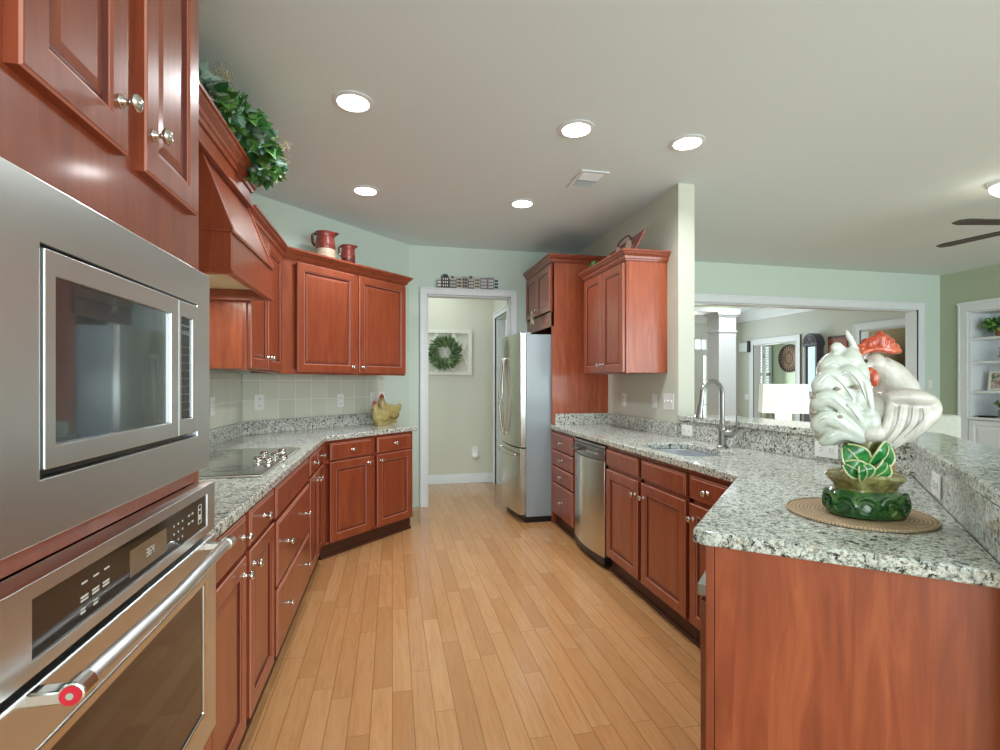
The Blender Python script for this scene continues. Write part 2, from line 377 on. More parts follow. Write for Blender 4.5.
# ---------------------------------------------------------------- cabinetry builders
DOORP = [(0, .004), (.003, .0005), (.005, 0), (.052, 0), (.055, .004), (.060, .0045), (.068, .010), (.072, .010), (.09, .0065)]
DRAWP = [(0, .006), (.003, .003), (.010, .0025), (.013, 0)]
_km = {}
def knob(parent, x, z, y=0, s=1.0):
    if 'k' not in _km:
        bm = bmesh.new()
        lathe(bm, [(.012, 0), (.012, .002), (.009, .004), (.005, .008), (.0045, .013), (.007, .016), (.012, .019), (.0155, .023), (.016, .027), (.0135, .031), (.008, .0335), (.002, .034)], 16, 'y')
        o = obj('knob', bm, 'chrome', None, 0, 'all'); _km['k'] = o.data; bpy.data.objects.remove(o)
    o = bpy.data.objects.new('knob', _km['k']); COL.objects.link(o); o.parent = parent; o.location = (x, y, z); o.scale = (s,) * 3
    return o
def front(kind, parent, x0, x1, z0, z1, y=-.022, knobs=(), prof=None, name=None):
    bm = bmesh.new(); cx, cz = (x0 + x1) / 2, (z0 + z1) / 2
    rings_panel(bm, x0, x1, z0, z1, .021, prof or (DOORP if kind == 'door' else DRAWP))
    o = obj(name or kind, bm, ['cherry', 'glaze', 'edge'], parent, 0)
    o.location = (0, y, 0); P = o.data.polygons
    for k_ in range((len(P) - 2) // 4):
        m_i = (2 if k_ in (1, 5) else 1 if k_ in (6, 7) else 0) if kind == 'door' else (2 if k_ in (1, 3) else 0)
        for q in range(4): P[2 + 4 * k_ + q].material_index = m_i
    for kx, kz in knobs: knob(o, kx, kz)
    return o
CROWN = [(0, 0), (.010, 0), (.012, .008), (.018, .012), (.022, .028), (.040, .046), (.044, .056), (.052, .058), (.052, .072), (0, .072)]
def crown(parent, path, z, name='crown_moulding', k=1.0):
    bm = bmesh.new(); sweep(bm, path, [(a * k, z + b * k) for a, b in CROWN]); return obj(name, bm, 'cherry', parent)

# ---------------------------------------------------------------- tall oven cabinet (local x along the wall away from camera, y into the wall)
Y0, Y1 = .62, 1.44
t = thing('oven_cabinet', 'tall cherry cabinet holding the microwave and wall oven at the left edge', 'cabinet', (-.497, Y0, 0), PI / 2)
Wd = Y1 - Y0
bx('cabinet_body', 'cherry', t, (0, .02, .004, .60, .1, 2.66), (Wd - .02, Wd, .004, .60, .1, 2.66), (.02, Wd - .02, .58, .60, .1, 2.66), (.02, Wd - .02, .02, .58, 1.602, 1.615),
   (.02, Wd - .02, .02, .58, 1.058, 1.072), (.02, Wd - .02, .02, .58, .37, .385), (0, Wd, .02, .60, 2.64, 2.66), (.02, Wd - .02, .07, .58, 0, .1), bev=.001)
bx('face_frame', 'cherry', t, (0, Wd, -.001, .02, 1.60, 1.75), (0, .03, -.001, .02, .1, 1.60), (Wd - .03, Wd, -.001, .02, .1, 1.60), (.03, Wd - .03, -.001, .02, 1.054, 1.086), (.03, Wd - .03, -.001, .02, .34, .39),
   (0, .16, -.001, .02, 1.75, 2.62), (.42, .49, -.001, .02, 1.75, 2.62), (Wd - .06, Wd, -.001, .02, 1.75, 2.62), (0, Wd, -.001, .02, 2.56, 2.66), (.03, Wd - .03, -.001, .02, .1, .14), bev=.001)
front('door', t, .15, .422, 1.727, 2.58, knobs=[(.422 - .03, 1.727 + .085)])
front('door', t, .488, .758, 1.727, 2.58, knobs=[(.488 + .03, 1.727 + .085)])
front('drawer', t, .03, Wd - .03, .15, .335, knobs=[(.25, .24), (.57, .24)])

# ---- built-in microwave
t = thing('built_in_microwave', 'stainless built-in microwave with wide trim above the wall oven', 'microwave', (-.498, .665, 0), PI / 2)
def frame_bm(x0, x1, z0, z1, ix0, ix1, iz0, iz1, y0, y1):
    bm = bmesh.new(); o = [(x0, z0), (x1, z0), (x1, z1), (x0, z1)]; i = [(ix0, iz0), (ix1, iz0), (ix1, iz1), (ix0, iz1)]
    fo = [bm.verts.new((a, y0, b)) for a, b in o]; fi = [bm.verts.new((a, y0, b)) for a, b in i]
    bo = [bm.verts.new((a, y1, b)) for a, b in o]; bi = [bm.verts.new((a, y1, b)) for a, b in i]
    for k in range(4):
        j = (k + 1) % 4
        bm.faces.new((fo[k], fo[j], fi[j], fi[k])); bm.faces.new((bo[j], bo[k], bi[k], bi[j])); bm.faces.new((fo[j], fo[k], bo[k], bo[j])); bm.faces.new((fi[k], fi[j], bi[j], bi[k]))
    return bm
ty = .7 - .665
obj('trim_kit', frame_bm(0, .757, 1.093, 1.584, .122, .675, 1.178, 1.498, -.034, -.003), 'steel', t, .002)
bx('gap', 'black', t, .122, .675, -.018, .03, 1.178, 1.498)
obj('door_frame', frame_bm(.127, .560, 1.190, 1.493, .150, .524, 1.222, 1.458, -.036, -.019), 'steel', t, .0015)
o = bx('glass', 'glass_mw', t, .150, .524, -.030, -.020, 1.222, 1.458)
obj('control_frame', frame_bm(.562, .670, 1.190, 1.493, .574, .640, 1.225, 1.458, -.036, -.019), 'steel', t, .0015)
o = bx('control_panel', 'glass_dark', t, .574, .640, -.032, -.020, 1.225, 1.458)
bm = bmesh.new()
for r in range(9):
    for c in range(3):
        box(bm, .586 + c * .018, .593 + c * .018, -.0325, -.0318, 1.245 + r * .018, 1.2475 + r * .018)
box(bm, .584, .63, -.0325, -.0318, 1.437, 1.441)
for c in range(4): box(bm, .586 + c * .011, .593 + c * .011, -.0325, -.0318, 1.418, 1.428)
obj('printing', bm, 'faint', o)
bx('lower_vent', 'black', t, .127, .670, -.022, -.018, 1.179, 1.188)

# ---- wall oven
t = thing('wall_oven', 'stainless wall oven with control panel and long bar handle', 'oven', (-.498, .665, 0), PI / 2)
bx('door_frame', 'steel', t, (0, .757, -.030, -.003, .40, .415), bev=.002)
o = obj('control_panel', frame_bm(0, .757, .930, 1.052, .087, .705, .950, 1.030, -.046, -.003), 'steel', t, .002)
g = bx('control_glass', 'glass_dark', t, .087, .705, -.043, -.020, .950, 1.030)
def U455(u): return u
bm = bmesh.new(); box(bm, .335, .480, -.0437, -.0428, .962, 1.010); obj('display', bm, 'display', g)
bm = bmesh.new()
def seg7(bm, x, z, w, h, segs, y=-.0442, t_=.0018):
    S7 = {'a': (0, h, w, h), 'g': (0, h / 2, w, h / 2), 'd': (0, 0, w, 0), 'b': (w, h / 2, w, h), 'c': (w, 0, w, h / 2), 'f': (0, h / 2, 0, h), 'e': (0, 0, 0, h / 2)}
    for s in segs:
        a, b, c, d = S7[s]; box(bm, x + a - t_ / 2, x + c + t_ / 2, y, y + .0006, z + b - t_ / 2, z + d + t_ / 2)
for k, s in enumerate(('abgcd', 'afgedc', 'fbgc')): seg7(bm, .395 + k * .011, .980, .007, .013, s)
for r in range(3):
    for c in range(3): box(bm, .515 + c * .022, .519 + c * .022, -.0437, -.0428, .966 + r * .017, .970 + r * .017)
for r in range(2):
    for c in range(2): box(bm, .592 + c * .02, .602 + c * .02, -.0437, -.0428, .984 + r * .018, .988 + r * .018)
for x in (.195, .225, .255): box(bm, x, x + .014, -.0437, -.0428, 1.006, 1.0085)
for x in (.193, .222, .251):
    for z in (.985, .980): box(bm, x, x + .018, -.0437, -.0428, z, z + .003)
for x in (.193, .225): box(bm, x, x + .011, -.0437, -.0428, .962, .9655); box(bm, x, x + .011, -.0437, -.0428, .968, .970)
for (a, b, c, d) in ((.652, .672, 1.012, 1.0135), (.652, .672, .968, .9695), (.652, .6535, .968, 1.0135), (.6705, .672, .968, 1.0135), (.657, .667, 1.0, 1.003), (.657, .667, .978, .990)): box(bm, a, b, -.0437, -.0428, c, d)
obj('printing', bm, 'printing', g)
# oven door: frame with bevelled window opening and dark glass
d = obj('oven_door', frame_bm(.002, .755, .42, .918, .085, .680, .49, .832, -.050, -.012), 'steel', t, .003)
bx('door_core', 'black', t, .01, .747, -.026, -.004, .43, .926)
obj('window_bezel', frame_bm(.079, .686, .484, .838, .100, .664, .506, .818, -.053, -.030), 'chrome', d, .004)
bx('window_glass', 'glass_oven', d, .100, .664, -.048, -.030, .506, .818)
hd = obj('handle', (lambda bm: (tube(bm, [(.080, -.100, .914), (.37, -.108, .914), (.676, -.100, .914)], .0125, 16), bm)[1])(bmesh.new()), 'steel', d, 0, True)
bm = bmesh.new()
for x in (.080, .676):
    bm = bmesh.new(); box(bm, x - .012, x + .012, -.102, -.048, .900, .918)
    tube(bm, [(x - .016, -.101, .914), (x + .016, -.101, .914)], .0155, 16)
    obj('handle_bracket', bm, 'chrome', hd, .003)
bm = bmesh.new(); tube(bm, [(.0615, -.101, .914), (.0638, -.101, .914)], .0125, 20); obj('badge', bm, 'red', hd)
bm = bmesh.new(); tube(bm, [(.0605, -.101, .914), (.0614, -.101, .914)], .0045, 14); obj('badge_stud', bm, 'chrome', hd)

# ---------------------------------------------------------------- left base run
XF = -.512    # face-frame plane, doors stand 22 mm proud
def base_cab(label, loc, rz, w, depth, toe=.03, stiles=(), group=None, bot=.105, hollow=False):
    t = thing('base_cabinet', label, 'cabinet', loc, rz, group)
    if hollow: bx('cabinet_body', 'cherry', t, (0, .018, .02, depth, bot, .866), (w - .018, w, .02, depth, bot, .866), (.018, w - .018, .02, depth, bot, .125), (.018, w - .018, depth - .012, depth, .125, .866), bev=.001)
    else: bx('cabinet_body', 'cherry', t, (0, w, .02, depth, bot, .866), bev=.001)
    fr = [(0, w, 0, .02, .850, .874), (0, w, 0, .02, bot, .125), (0, .02, 0, .02, bot, .85), (w - .02, w, 0, .02, bot, .85), (0, w, 0, .02, .705, .732)]
    for s in stiles: fr.append((s - .02, s + .02, 0, .02, bot, .85))
    bx('face_frame', 'cherry_dark' if 0 else 'cherry', t, *fr, bev=.0008)
    bx('toe_kick', 'toe', t, (0, w, toe, toe + .015, 0, bot), (0, w, toe - .012, toe, 0, .02))
    return t
ZD0, ZD1, ZW0, ZW1 = .118, .712, .728, .852
t = base_cab('cherry base cabinet with two doors right beside the wall oven', (XF, 1.445, 0), PI / 2, .855, .58, stiles=(.435,))
front('drawer', t, .015, .412, ZW0, ZW1, knobs=[(.36, .79)]); front('drawer', t, .462, .825, ZW0, ZW1, knobs=[(.64, .79)])
front('door', t, .015, .412, ZD0, ZD1, knobs=[(.378, .655)]); front('door', t, .462, .825, ZD0, ZD1, knobs=[(.497, .655)])
t = base_cab('cherry base cabinet of wide drawers under the cooktop', (XF, 2.302, 0), PI / 2, .89, .58)
front('drawer', t, .01, .865, .715, ZW1); front('drawer', t, .01, .865, .42, .700, -.026, knobs=[(.2, .56), (.70, .56)]); front('drawer', t, .01, .865, ZD0, .405, -.026, knobs=[(.2, .27), (.70, .27)])
t = base_cab('narrow cherry base cabinet in the left corner past the cooktop drawers', (XF, 3.194, 0), PI / 2, .62, .57, stiles=(.345,))
front('drawer', t, .03, .335, ZW0, ZW1, knobs=[(.18, .79)]); front('drawer', t, .355, .60, ZW0, ZW1, knobs=[(.5, .79)])
front('door', t, .03, .335, ZD0, ZD1, knobs=[(.30, .655)]); front('door', t, .355, .60, ZD0, ZD1, knobs=[(.39, .655)])
# angled base
R2 = math.sqrt(.5)
CA = 4.335
ax = XF + .012; t = base_cab('cherry base cabinet on the angled wall below the pottery hens', (ax, ax + CA, 0), PI / 4, .955, .50, stiles=(.487,))
front('drawer', t, .055, .455, ZW0, ZW1, knobs=[(.255, .79)]); front('drawer', t, .520, .925, ZW0, ZW1, knobs=[(.72, .79)])
front('door', t, .055, .455, ZD0, ZD1, knobs=[(.42, .665)]); front('door', t, .520, .925, ZD0, ZD1, knobs=[(.555, .665)])

# left countertop with splash
def counter_edge_poly(poly): return poly
CX = -.472; CC = 4.29
P1 = (CX, 1.448); P2 = (CX, CX + CC); e = .955 + .03
P3 = (ax + e * R2 + .02, ax + CA + e * R2 - .025); P3 = (P3[0], P3[0] + CC)
P4 = (P3[0] - .40, P3[1] + .40)
t = thing('granite_countertop', 'speckled granite countertop on the left run with splash and cooktop', 'countertop')
poly = [P1, P2, P3, P4, (-.97 - .02, 4.09), (XL + .004, 4.0 - .004), (XL + .004, 1.448)]
poly[4] = (XL + .02, 4.0 + .008)
bm = bmesh.new(); prism(bm, poly[:4] + [(XL + .008, 3.985), (XL + .008, 1.448)], .876, .914); obj('slab', bm, 'granite', t, .006, seg=3)
bm = bmesh.new(); prism(bm, [(XL + .003, 1.45), (XL + .023, 1.45), (XL + .023, 3.975), (P4[0] + .0, P4[1] - .014 + .0), (P4[0] - .006, P4[1] + .006), (XL + .003, 3.99)], .9145, 1.016)
# splash follows the two walls
bm.free(); bm = bmesh.new(); sweep(bm, [(XL + .003, 1.45), (XL + .003, 3.992), (P4[0] - .02 + .12, P4[0] - .02 + .12 + 5.088)], [(0, .9145), (.02, .9145), (.02, 1.016), (0, 1.016)])
obj('backsplash', bm, 'granite', t, .002)
# tiles between splash and uppers
o = struct('wall_tile_left', (lambda bm: (box(bm, 0, 2.54, -.008, -.0005, 1.018, 1.372), bm)[1])(bmesh.new()), 'tile'); o.location = (XL, 1.455, 0); o.rotation_euler = (0, 0, PI / 2)
o = struct('wall_tile_angled', (lambda bm: (box(bm, .012, 1.43, -.008, -.0005, 1.018, 1.372), bm)[1])(bmesh.new()), 'tile'); o.location = (XL, 4.0, 0); o.rotation_euler = (0, 0, PI / 4)
o['kind'] = 'structure'

# cooktop
t = thing('cooktop', 'black glass electric cooktop with clustered knobs on left counter', 'cooktop', (-.79, 2.63, .9145))
bm = bmesh.new(); box(bm, -.26, .262, -.40, .50, 0, .008); obj('cooktop_frame', bm, 'steel', t, .003)
g = bx('glass_top', 'cook', t, -.25, .252, -.39, .49, .006, .0105)
for x, y, r in ((-.10, -.24, .105), (.09, -.22, .075), (-.10, .12, .075), (-.11, .32, .09)):
    bm = bmesh.new()
    for rr in (r, r * .62):
        prof = [(rr - .002, .0106), (rr - .002, .0110), (rr, .0110), (rr, .0106)]
        lathe(bm, prof, 32, 'z', (x, y, 0), cap=False)
    obj('burner_ring', bm, 'burner', g)
for i, (x, y) in enumerate([(0.15, -0.015), (0.205, -0.058), (0.133, 0.177), (0.201, 0.108), (0.205, 0.256), (0.256, 0.027)]):
    bm = bmesh.new(); lathe(bm, [(.024, .0108), (.024, .014), (.021, .018), (.0215, .028), (.019, .030), (.001, .0305)], 22, 'z', (x, y, 0))
    k = obj('control_knob', bm, 'chrome', t, 0, True)
    bm = bmesh.new(); lathe(bm, [(.018, .0304), (.017, .0325), (.001, .033)], 20, 'z', (x, y, 0)); obj('knob_cap', bm, 'knob_dark', k, 0, True)

# ---------------------------------------------------------------- range hood
t = thing('range_hood', 'cherry wood range hood with sloped canopy above the cooktop', 'range hood', (XL + .004, 2.18, 0))
hy1 = .70; fx = -.637 - XL; 
bm = bmesh.new()
box(bm, 0, fx, 0, .018, 1.757, 1.925); box(bm, 0, fx, hy1 - .018, hy1, 1.757, 1.925); box(bm, fx - .018, fx, .018, hy1 - .018, 1.757, 1.925)
obj('valance', bm, 'cherry', t, .002)
bm = bmesh.new()
for z, a in ((1.744, .010), (1.755, .004)): box(bm, 0, fx + a, -a, .02, z, z + .012); box(bm, fx - .02, fx + a, .02, hy1, z, z + .012); box(bm, 0, fx - .02, hy1 - .02, hy1, z, z + .012)
box(bm, 0, fx + .008, -.008, .0, 1.912, 1.927); box(bm, fx, fx + .008, 0, hy1, 1.912, 1.927)
obj('valance_moulding', bm, 'cherry', t, .002)
bx('liner', plain('hood_liner_cream', srgb(226, 212, 178), .4), t, (.02, fx - .02, .02, hy1 - .02, 1.80, 1.815), (.06, .10, .03, hy1 - .03, 1.77, 1.80))
bm = bmesh.new()
tx = .335; z0, z1 = 1.925, 2.25
pts = [(0, .005, z0), (fx, .005, z0), (fx, hy1 - .0, z0), (0, hy1, z0), (0, .04, z1), (tx, .04, z1), (tx, hy1 - .0, z1), (0, hy1, z1)]
v = [bm.verts.new(p) for p in pts]
for f in ((0, 1, 2, 3), (4, 5, 6, 7), (0, 1, 5, 4), (1, 2, 6, 5), (2, 3, 7, 6), (3, 0, 4, 7)): bm.faces.new([v[i] for i in f])
obj('sloped_canopy', bm, 'cherry', t, .002)
bm = bmesh.new()
for (a, b) in (((fx + .002, .012, z0), (tx + .002, .047, z1)), ((fx + .002, hy1 - .012, z0), (tx + .002, hy1 - .012, z1))): bm = bmesh.new(); tube(bm, [a, b], .008, 8); obj('corner_bead', bm, 'cherry', t)
bx('frieze', 'cherry', t, (0, tx + .025, -.25, hy1, 2.25, 2.335), (0, tx + .035, -.26, hy1 - .003, 2.238, 2.255), (0, tx + .035, -.26, hy1 - .003, 2.318, 2.335), bev=.003)
crown(t, [(0, -.25), (tx + .025, -.25), (tx + .025, hy1), (0, hy1)], 2.332)
bx('top_board', 'cherry', t, 0, tx + .025, -.25, hy1, 2.335, 2.345)

l_ = area('hood_lamp', (XL + .25, 2.53, 1.765), (0, 0, 0), .15, .4, 2.2, (1, .93, .8))
# ---------------------------------------------------------------- upper cabinets
XU = -.772
UZ0, UZ1 = 1.374, 2.205
t = thing('upper_cabinet', 'two-door cherry upper cabinet between the hood and the angled cabinet', 'cabinet', (XU, 2.915, 0), PI / 2)
uw = 3.76 - 2.915
bx('cabinet_body', 'cherry_panel', t, (0, uw, .02, .32, UZ0 + .01, UZ1), bev=.001)
bx('face_frame', 'cherry', t, (0, .03, 0, .02, UZ0, UZ1), (uw - .06, uw, 0, .02, UZ0, UZ1), (.03, uw - .06, 0, .02, UZ0, UZ0 + .03), (.03, uw - .06, 0, .02, UZ1 - .04, UZ1), (.39, .42, 0, .02, UZ0 + .03, UZ1 - .04))
front('door', t, .018, .400, UZ0 + .012, UZ1 - .02, knobs=[(.372, UZ0 + .085)]); front('door', t, .410, .790, UZ0 + .012, UZ1 - .02, knobs=[(.438, UZ0 + .085)])
CU = 4.548
xc = XU - .004; xa, ya = xc, xc + CU
crown(t, [(0, .0), (uw - .0, 0)], UZ1 - .005)
bx('top_board', 'cherry', t, 0, uw, 0, .32, UZ1, UZ1 + .01)
t = thing('upper_cabinet', 'angled two-door cherry upper cabinet carrying the red pitchers', 'cabinet', (xa, ya, 0), PI / 4)
uw = (.115 - xa) / R2
bx('cabinet_body', 'cherry', t, (0, uw, .02, .375, UZ0 + .005, UZ1), bev=.001)
bx('face_frame', 'cherry', t, (0, .095, 0, .02, UZ0 - .006, UZ1), (uw - .04, uw, 0, .02, UZ0 - .006, UZ1), (.095, uw - .04, 0, .02, UZ0 - .006, UZ0 + .03), (.095, uw - .04, 0, .02, UZ1 - .04, UZ1), (.655, .715, 0, .02, UZ0 + .03, UZ1 - .04))
front('door', t, .125, .662, UZ0 + .012, UZ1 - .02, knobs=[(.632, UZ0 + .06)]); front('door', t, .703, uw - .012, UZ0 + .012, UZ1 - .02, knobs=[(.735, UZ0 + .06)])
crown(t, [(0.0, 0), (uw, 0), (uw, .375)], UZ1 - .005)
bx('top_board', 'cherry', t, 0, uw, 0, .375, UZ1, UZ1 + .01)

# right upper (faces -x): local x runs toward the camera
t = thing('upper_cabinet', 'two-door cherry upper cabinet hanging on the right wall', 'cabinet', (1.677, 4.16, 0), -PI / 2)
uw = 4.16 - 3.365
bx('cabinet_body', 'cherry_panel', t, (0, uw, .02, .332, UZ0 + .005, UZ1 + .01), bev=.001)
bx('face_frame', 'cherry', t, (0, .04, 0, .02, UZ0, UZ1 + .01), (uw - .03, uw, 0, .02, UZ0, UZ1 + .01), (.04, uw - .03, 0, .02, UZ0, UZ0 + .03), (.04, uw - .03, 0, .02, UZ1 - .04, UZ1 + .01), (.38, .42, 0, .02, UZ0 + .03, UZ1 - .04))
front('door', t, .02, .392, UZ0 + .012, UZ1 - .015, knobs=[(.362, UZ0 + .075)]); front('door', t, .404, uw - .015, UZ0 + .012, UZ1 - .015, knobs=[(.434, UZ0 + .075)])
crown(t, [(0, .332), (0, 0), (uw, 0), (uw, .332)][::1], UZ1 + .0)
bx('top_board', 'cherry', t, 0, uw, 0, .332, UZ1 + .01, UZ1 + .02)

# ---- fridge surround: tall end panel and over-fridge cabinet
t = thing('fridge_surround', 'tall cherry end panel with small cabinet over the refrigerator', 'cabinet', (1.45, 5.268, 0), -PI / 2)
fw = 5.268 - 4.405
bx('end_panel', 'cherry_panel', t, (fw - .025, fw, 0, .558, 0, 2.435), bev=.002)
bx('cabinet_body', 'cherry', t, (0, fw - .025, .02, .558, 1.96, 2.435), (0, .02, .02, .558, 1.80, 1.96), bev=.001)
bx('face_frame', 'cherry', t, (0, fw, -.001, .02, 1.83, 1.965), (0, .03, -.001, .02, 1.965, 2.435), (fw - .03, fw, -.001, .02, 1.83, 2.435), (.03, fw - .03, -.001, .02, 2.40, 2.435), (.41, .44, -.001, .02, 1.965, 2.40))
front('door', t, .02, .420, 1.975, 2.405, knobs=[(.392, 2.03)]); front('door', t, .430, fw - .02, 1.975, 2.405, knobs=[(.458, 2.03)])
crown(t, [(0, 0), (fw, 0), (fw, .558)], 2.42, k=1.0)
bx('top_board', 'cherry', t, 0, fw, 0, .558, 2.435, 2.445)

# ---- refrigerator
t = thing('refrigerator', 'stainless french-door refrigerator with curved doors and bottom freezer', 'refrigerator', (1.205, 5.24, 0), -PI / 2)
rw = 5.24 - 4.455
bx('case', 'steel_side', t, (0, rw, .01, .70, .055, 1.755), bev=.004)
bx('base_grille', 'black', t, .01, rw - .01, .0, .6, 0, .055)
def bow_panel(name, x0, x1, z0, z1, y1, bulge, cx, hw, m, parent):
    bm = bmesh.new(); n = 10; A = []; B = []
    for i in range(n + 1):
        x = x0 + (x1 - x0) * i / n; y = -bulge * (1 - ((x - cx) / hw) ** 2)
        A.append((x, y - .045)); 
    poly = A + [(x1, y1), (x0, y1)]
    prism(bm, poly, z0, z1); return obj(name, bm, m, parent, .004, True)
for k, (a, b) in enumerate(((.002, rw / 2 - .003), (rw / 2 + .003, rw - .002))):
    d = bow_panel('door', a, b, .70, 1.765, .008, .05, rw / 2, rw / 2, 'steel_v', t)
    sx = (b - .035) if k == 0 else (a + .035); dirn = -1 if k == 0 else 1
    bm = bmesh.new(); pts = catmull([(sx, -.10, .80), (sx + dirn * .002, -.125, .84), (sx + dirn * .03, -.15, 1.15), (sx + dirn * .002, -.125, 1.50), (sx, -.10, 1.54)], 6)
    tube(bm, pts, .010, 10); obj('handle', bm, 'steel_v', d, 0, True)
d = bow_panel('freezer_drawer', .002, rw - .002, .075, .69, .008, .05, rw / 2, rw / 2, 'steel_v', t)
bm = bmesh.new(); tube(bm, catmull([(.06, -.07, .63), (.08, -.10, .63), (rw / 2, -.15, .63), (rw - .08, -.10, .63), (rw - .06, -.07, .63)], 6), .011, 10); obj('handle', bm, 'steel_v', d, 0, True)
bx('hinge_cover', 'steel_side', t, (rw - .08, rw - .02, -.02, .06, 1.756, 1.775), (.02, .08, -.02, .06, 1.756, 1.775))

# ---------------------------------------------------------------- right base run (faces -x, local x toward camera)
XB = 1.458
t = base_cab('four-drawer cherry base cabinet between the refrigerator and dishwasher', (XB, 4.40, 0), -PI / 2, .585, .54)
for a, b in ((.703, .850), (.560, .692), (.410, .548), (.118, .398)): front('drawer', t, .03, .560, a, b, knobs=[(.30, (a + b) / 2)])
t = base_cab('cherry sink base cabinet with two false drawer fronts and two doors', (XB, 3.205, 0), -PI / 2, .985, .54, stiles=(.495,), hollow=True)
front('drawer', t, .018, .466, ZW0 + .01, ZW1 - .004, name='false_front'); front('drawer', t, .508, .963, ZW0 + .01, ZW1 - .004, name='false_front')
front('door', t, .018, .466, ZD0, ZD1, knobs=[(.436, .63)]); front('door', t, .508, .963, ZD0, ZD1, knobs=[(.540, .63)])
t = base_cab('narrow cherry base cabinet in the inner corner of the peninsula', (XB, 2.218, 0), -PI / 2, .335, .30)
front('drawer', t, .012, .325, ZW0 + .01, ZW1 - .004, knobs=[(.16, .79)]); front('door', t, .012, .325, ZD0, ZD1, knobs=[(.045, .64)])

# dishwasher
t = thing('dishwasher', 'stainless dishwasher with bowed door between drawers and sink cabinet', 'dishwasher', (XB, 3.808, 0), -PI / 2)
dw = 3.808 - 3.212
bx('tub', 'black', t, (.005, dw - .005, .02, .54, .10, .868), (.0, dw, .05, .07, .0, .10), bev=.001)
def bow(name, z0, z1, bul, back, m, parent, bev=.003, inset=.01):
    bm = bmesh.new(); n = 14; A = []
    for i in range(n + 1):
        x = inset + (dw - 2 * inset) * i / n; A.append((x, -.018 - bul * math.sin(PI * i / n)))
    prism(bm, A + [(dw - inset, back), (inset, back)], z0, z1); return obj(name, bm, m, parent, bev, True)
d = bow('door', .085, .752, .034, .02, 'steel_v', t)
c = bow('control_panel', .756, .838, .030, .02, M['nickel'], t)
bow('top_rim', .840, .862, .004, .02, 'nickel', t)
bm = bmesh.new()
for i in range(24):
    a = PI * i / 24
tube(bm, catmull([(.05, -.045, .800), (.13, -.064, .788), (.20, -.070, .792), (.27, -.066, .806), (.30, -.06, .820)], 5), .008, 8); tube(bm, catmull([(.06, -.045, .815), (.15, -.058, .822), (.25, -.062, .818)], 5), .006, 8)
obj('handle_recess', bm, 'glass_dark', c, 0, True)
bm = bmesh.new()
for k in range(5): box(bm, .34 + k * .035, .355 + k * .035, -.050 + k * .003, -.030, .795, .803)
obj('buttons', bm, 'printing', c)
bow('kick_plate', .03, .083, .02, .04, 'black', t)

# ---- right countertop with sink cut-out and the peninsula, one continuous slab
t = thing('granite_countertop', 'speckled granite countertop holding the sink and running onto the peninsula', 'countertop')
PC = (.795, 1.205)     # outer near-left corner of the peninsula
EX = Vector((.758, -.652)) # direction of the end
IN = (1.428, 1.428 + .412)
Bc = -.466             # y = x + Bc : face of the raised bar wall
E2 = (1.255, 1.255 + Bc - .004)
KX = 2.135             # corner of the pony wall
poly = [(XR - .002, 4.400), (1.428, 4.400), IN, PC, (PC[0] + .015, PC[1] - .035), E2, (KX, KX + Bc), (XR - .002, 3.215)]
bm = bmesh.new(); prism(bm, poly, .876, .914)
slab = obj('slab', bm, 'granite', t)
bmc = bmesh.new()
def rrect(x0, x1, y0, y1, r, k=6):
    out = []
    for cx, cy, a in ((x1 - r, y1 - r, 0), (x0 + r, y1 - r, 90), (x0 + r, y0 + r, 180), (x1 - r, y0 + r, 270)):
        for i in range(k + 1): th = math.radians(a + 90 * i / k); out.append((cx + r * math.cos(th), cy + r * math.sin(th)))
    return out
SK = (1.515, 1.865, 2.35, 2.93)
prism(bmc, rrect(*SK, .12), .8, 1.0); cut = obj('cutter', bmc, 'granite')
md = slab.modifiers.new('b', 'BOOLEAN'); md.object = cut; md.operation = 'DIFFERENCE'; md.solver = 'EXACT'
bpy.context.view_layer.update(); me = bpy.data.meshes.new_from_object(slab.evaluated_get(bpy.context.evaluated_depsgraph_get()))
slab.modifiers.clear(); slab.data = me; bpy.data.objects.remove(cut)
bv = slab.modifiers.new('bevel', 'BEVEL'); bv.width = .006; bv.segments = 3; bv.limit_method = 'ANGLE'
bm = bmesh.new(); box(bm, XR - .022, XR - .002, 3.225, 4.40, .9145, 1.016); box(bm, 1.475, XR - .022, 4.381, 4.401, .9145, 1.016)
obj('backsplash', bm, 'granite', t, .002)

# pony wall, its granite face, and the raised bar
bm = bmesh.new(); nrm = Vector((R2, -R2))
kf = (KX + .021, KX + Bc + .008)
prism(bm, [(2.030, 3.213), (kf[0] + .002, kf[1]), (1.20, 1.20 + Bc - .030), (1.20 + .09, 1.20 + Bc - .12), (2.30, 2.30 + Bc - .19), (2.17, 3.213)], 0, 1.032); struct('wall_peninsula', bm, 'wall')
t = thing('raised_bar', 'raised granite bar ledge wrapping behind the sink and peninsula', 'bar')
bm = bmesh.new()
q = .022
prism(bm, [(2.008, 3.212), (KX, KX + Bc + .0), (1.20, 1.20 + Bc), (1.20 + .018, 1.20 + Bc - .018), (KX + .022, KX + Bc + .004), (2.028, 3.212)], .9145, 1.034)
obj('bar_splash', bm, 'granite', t, .001)
bm = bmesh.new()
prism(bm, [(1.993, 3.210), (KX - .012, KX + Bc + .012), (1.18, 1.18 + Bc), (1.18 + .20, 1.18 + Bc - .30), (2.50, 2.50 + Bc - .215), (2.34, 3.210)], 1.036, 1.072)
obj('bar_top', bm, 'granite', t, .006, seg=3)

# ---- peninsula cabinet
ang = math.atan2(EX.y, EX.x)
t = thing('peninsula_cabinet', 'cherry peninsula cabinet with wide plain end panel facing the camera', 'cabinet', (.822, 1.186, 0), ang)
pw = .595
bx('end_panel', 'cherry_panel', t, (.022, pw, 0, .02, 0, .874), bev=.001)
bx('corner_stile', 'cherry', t, (0, .0205, -.002, .02, 0, .874), bev=.002)
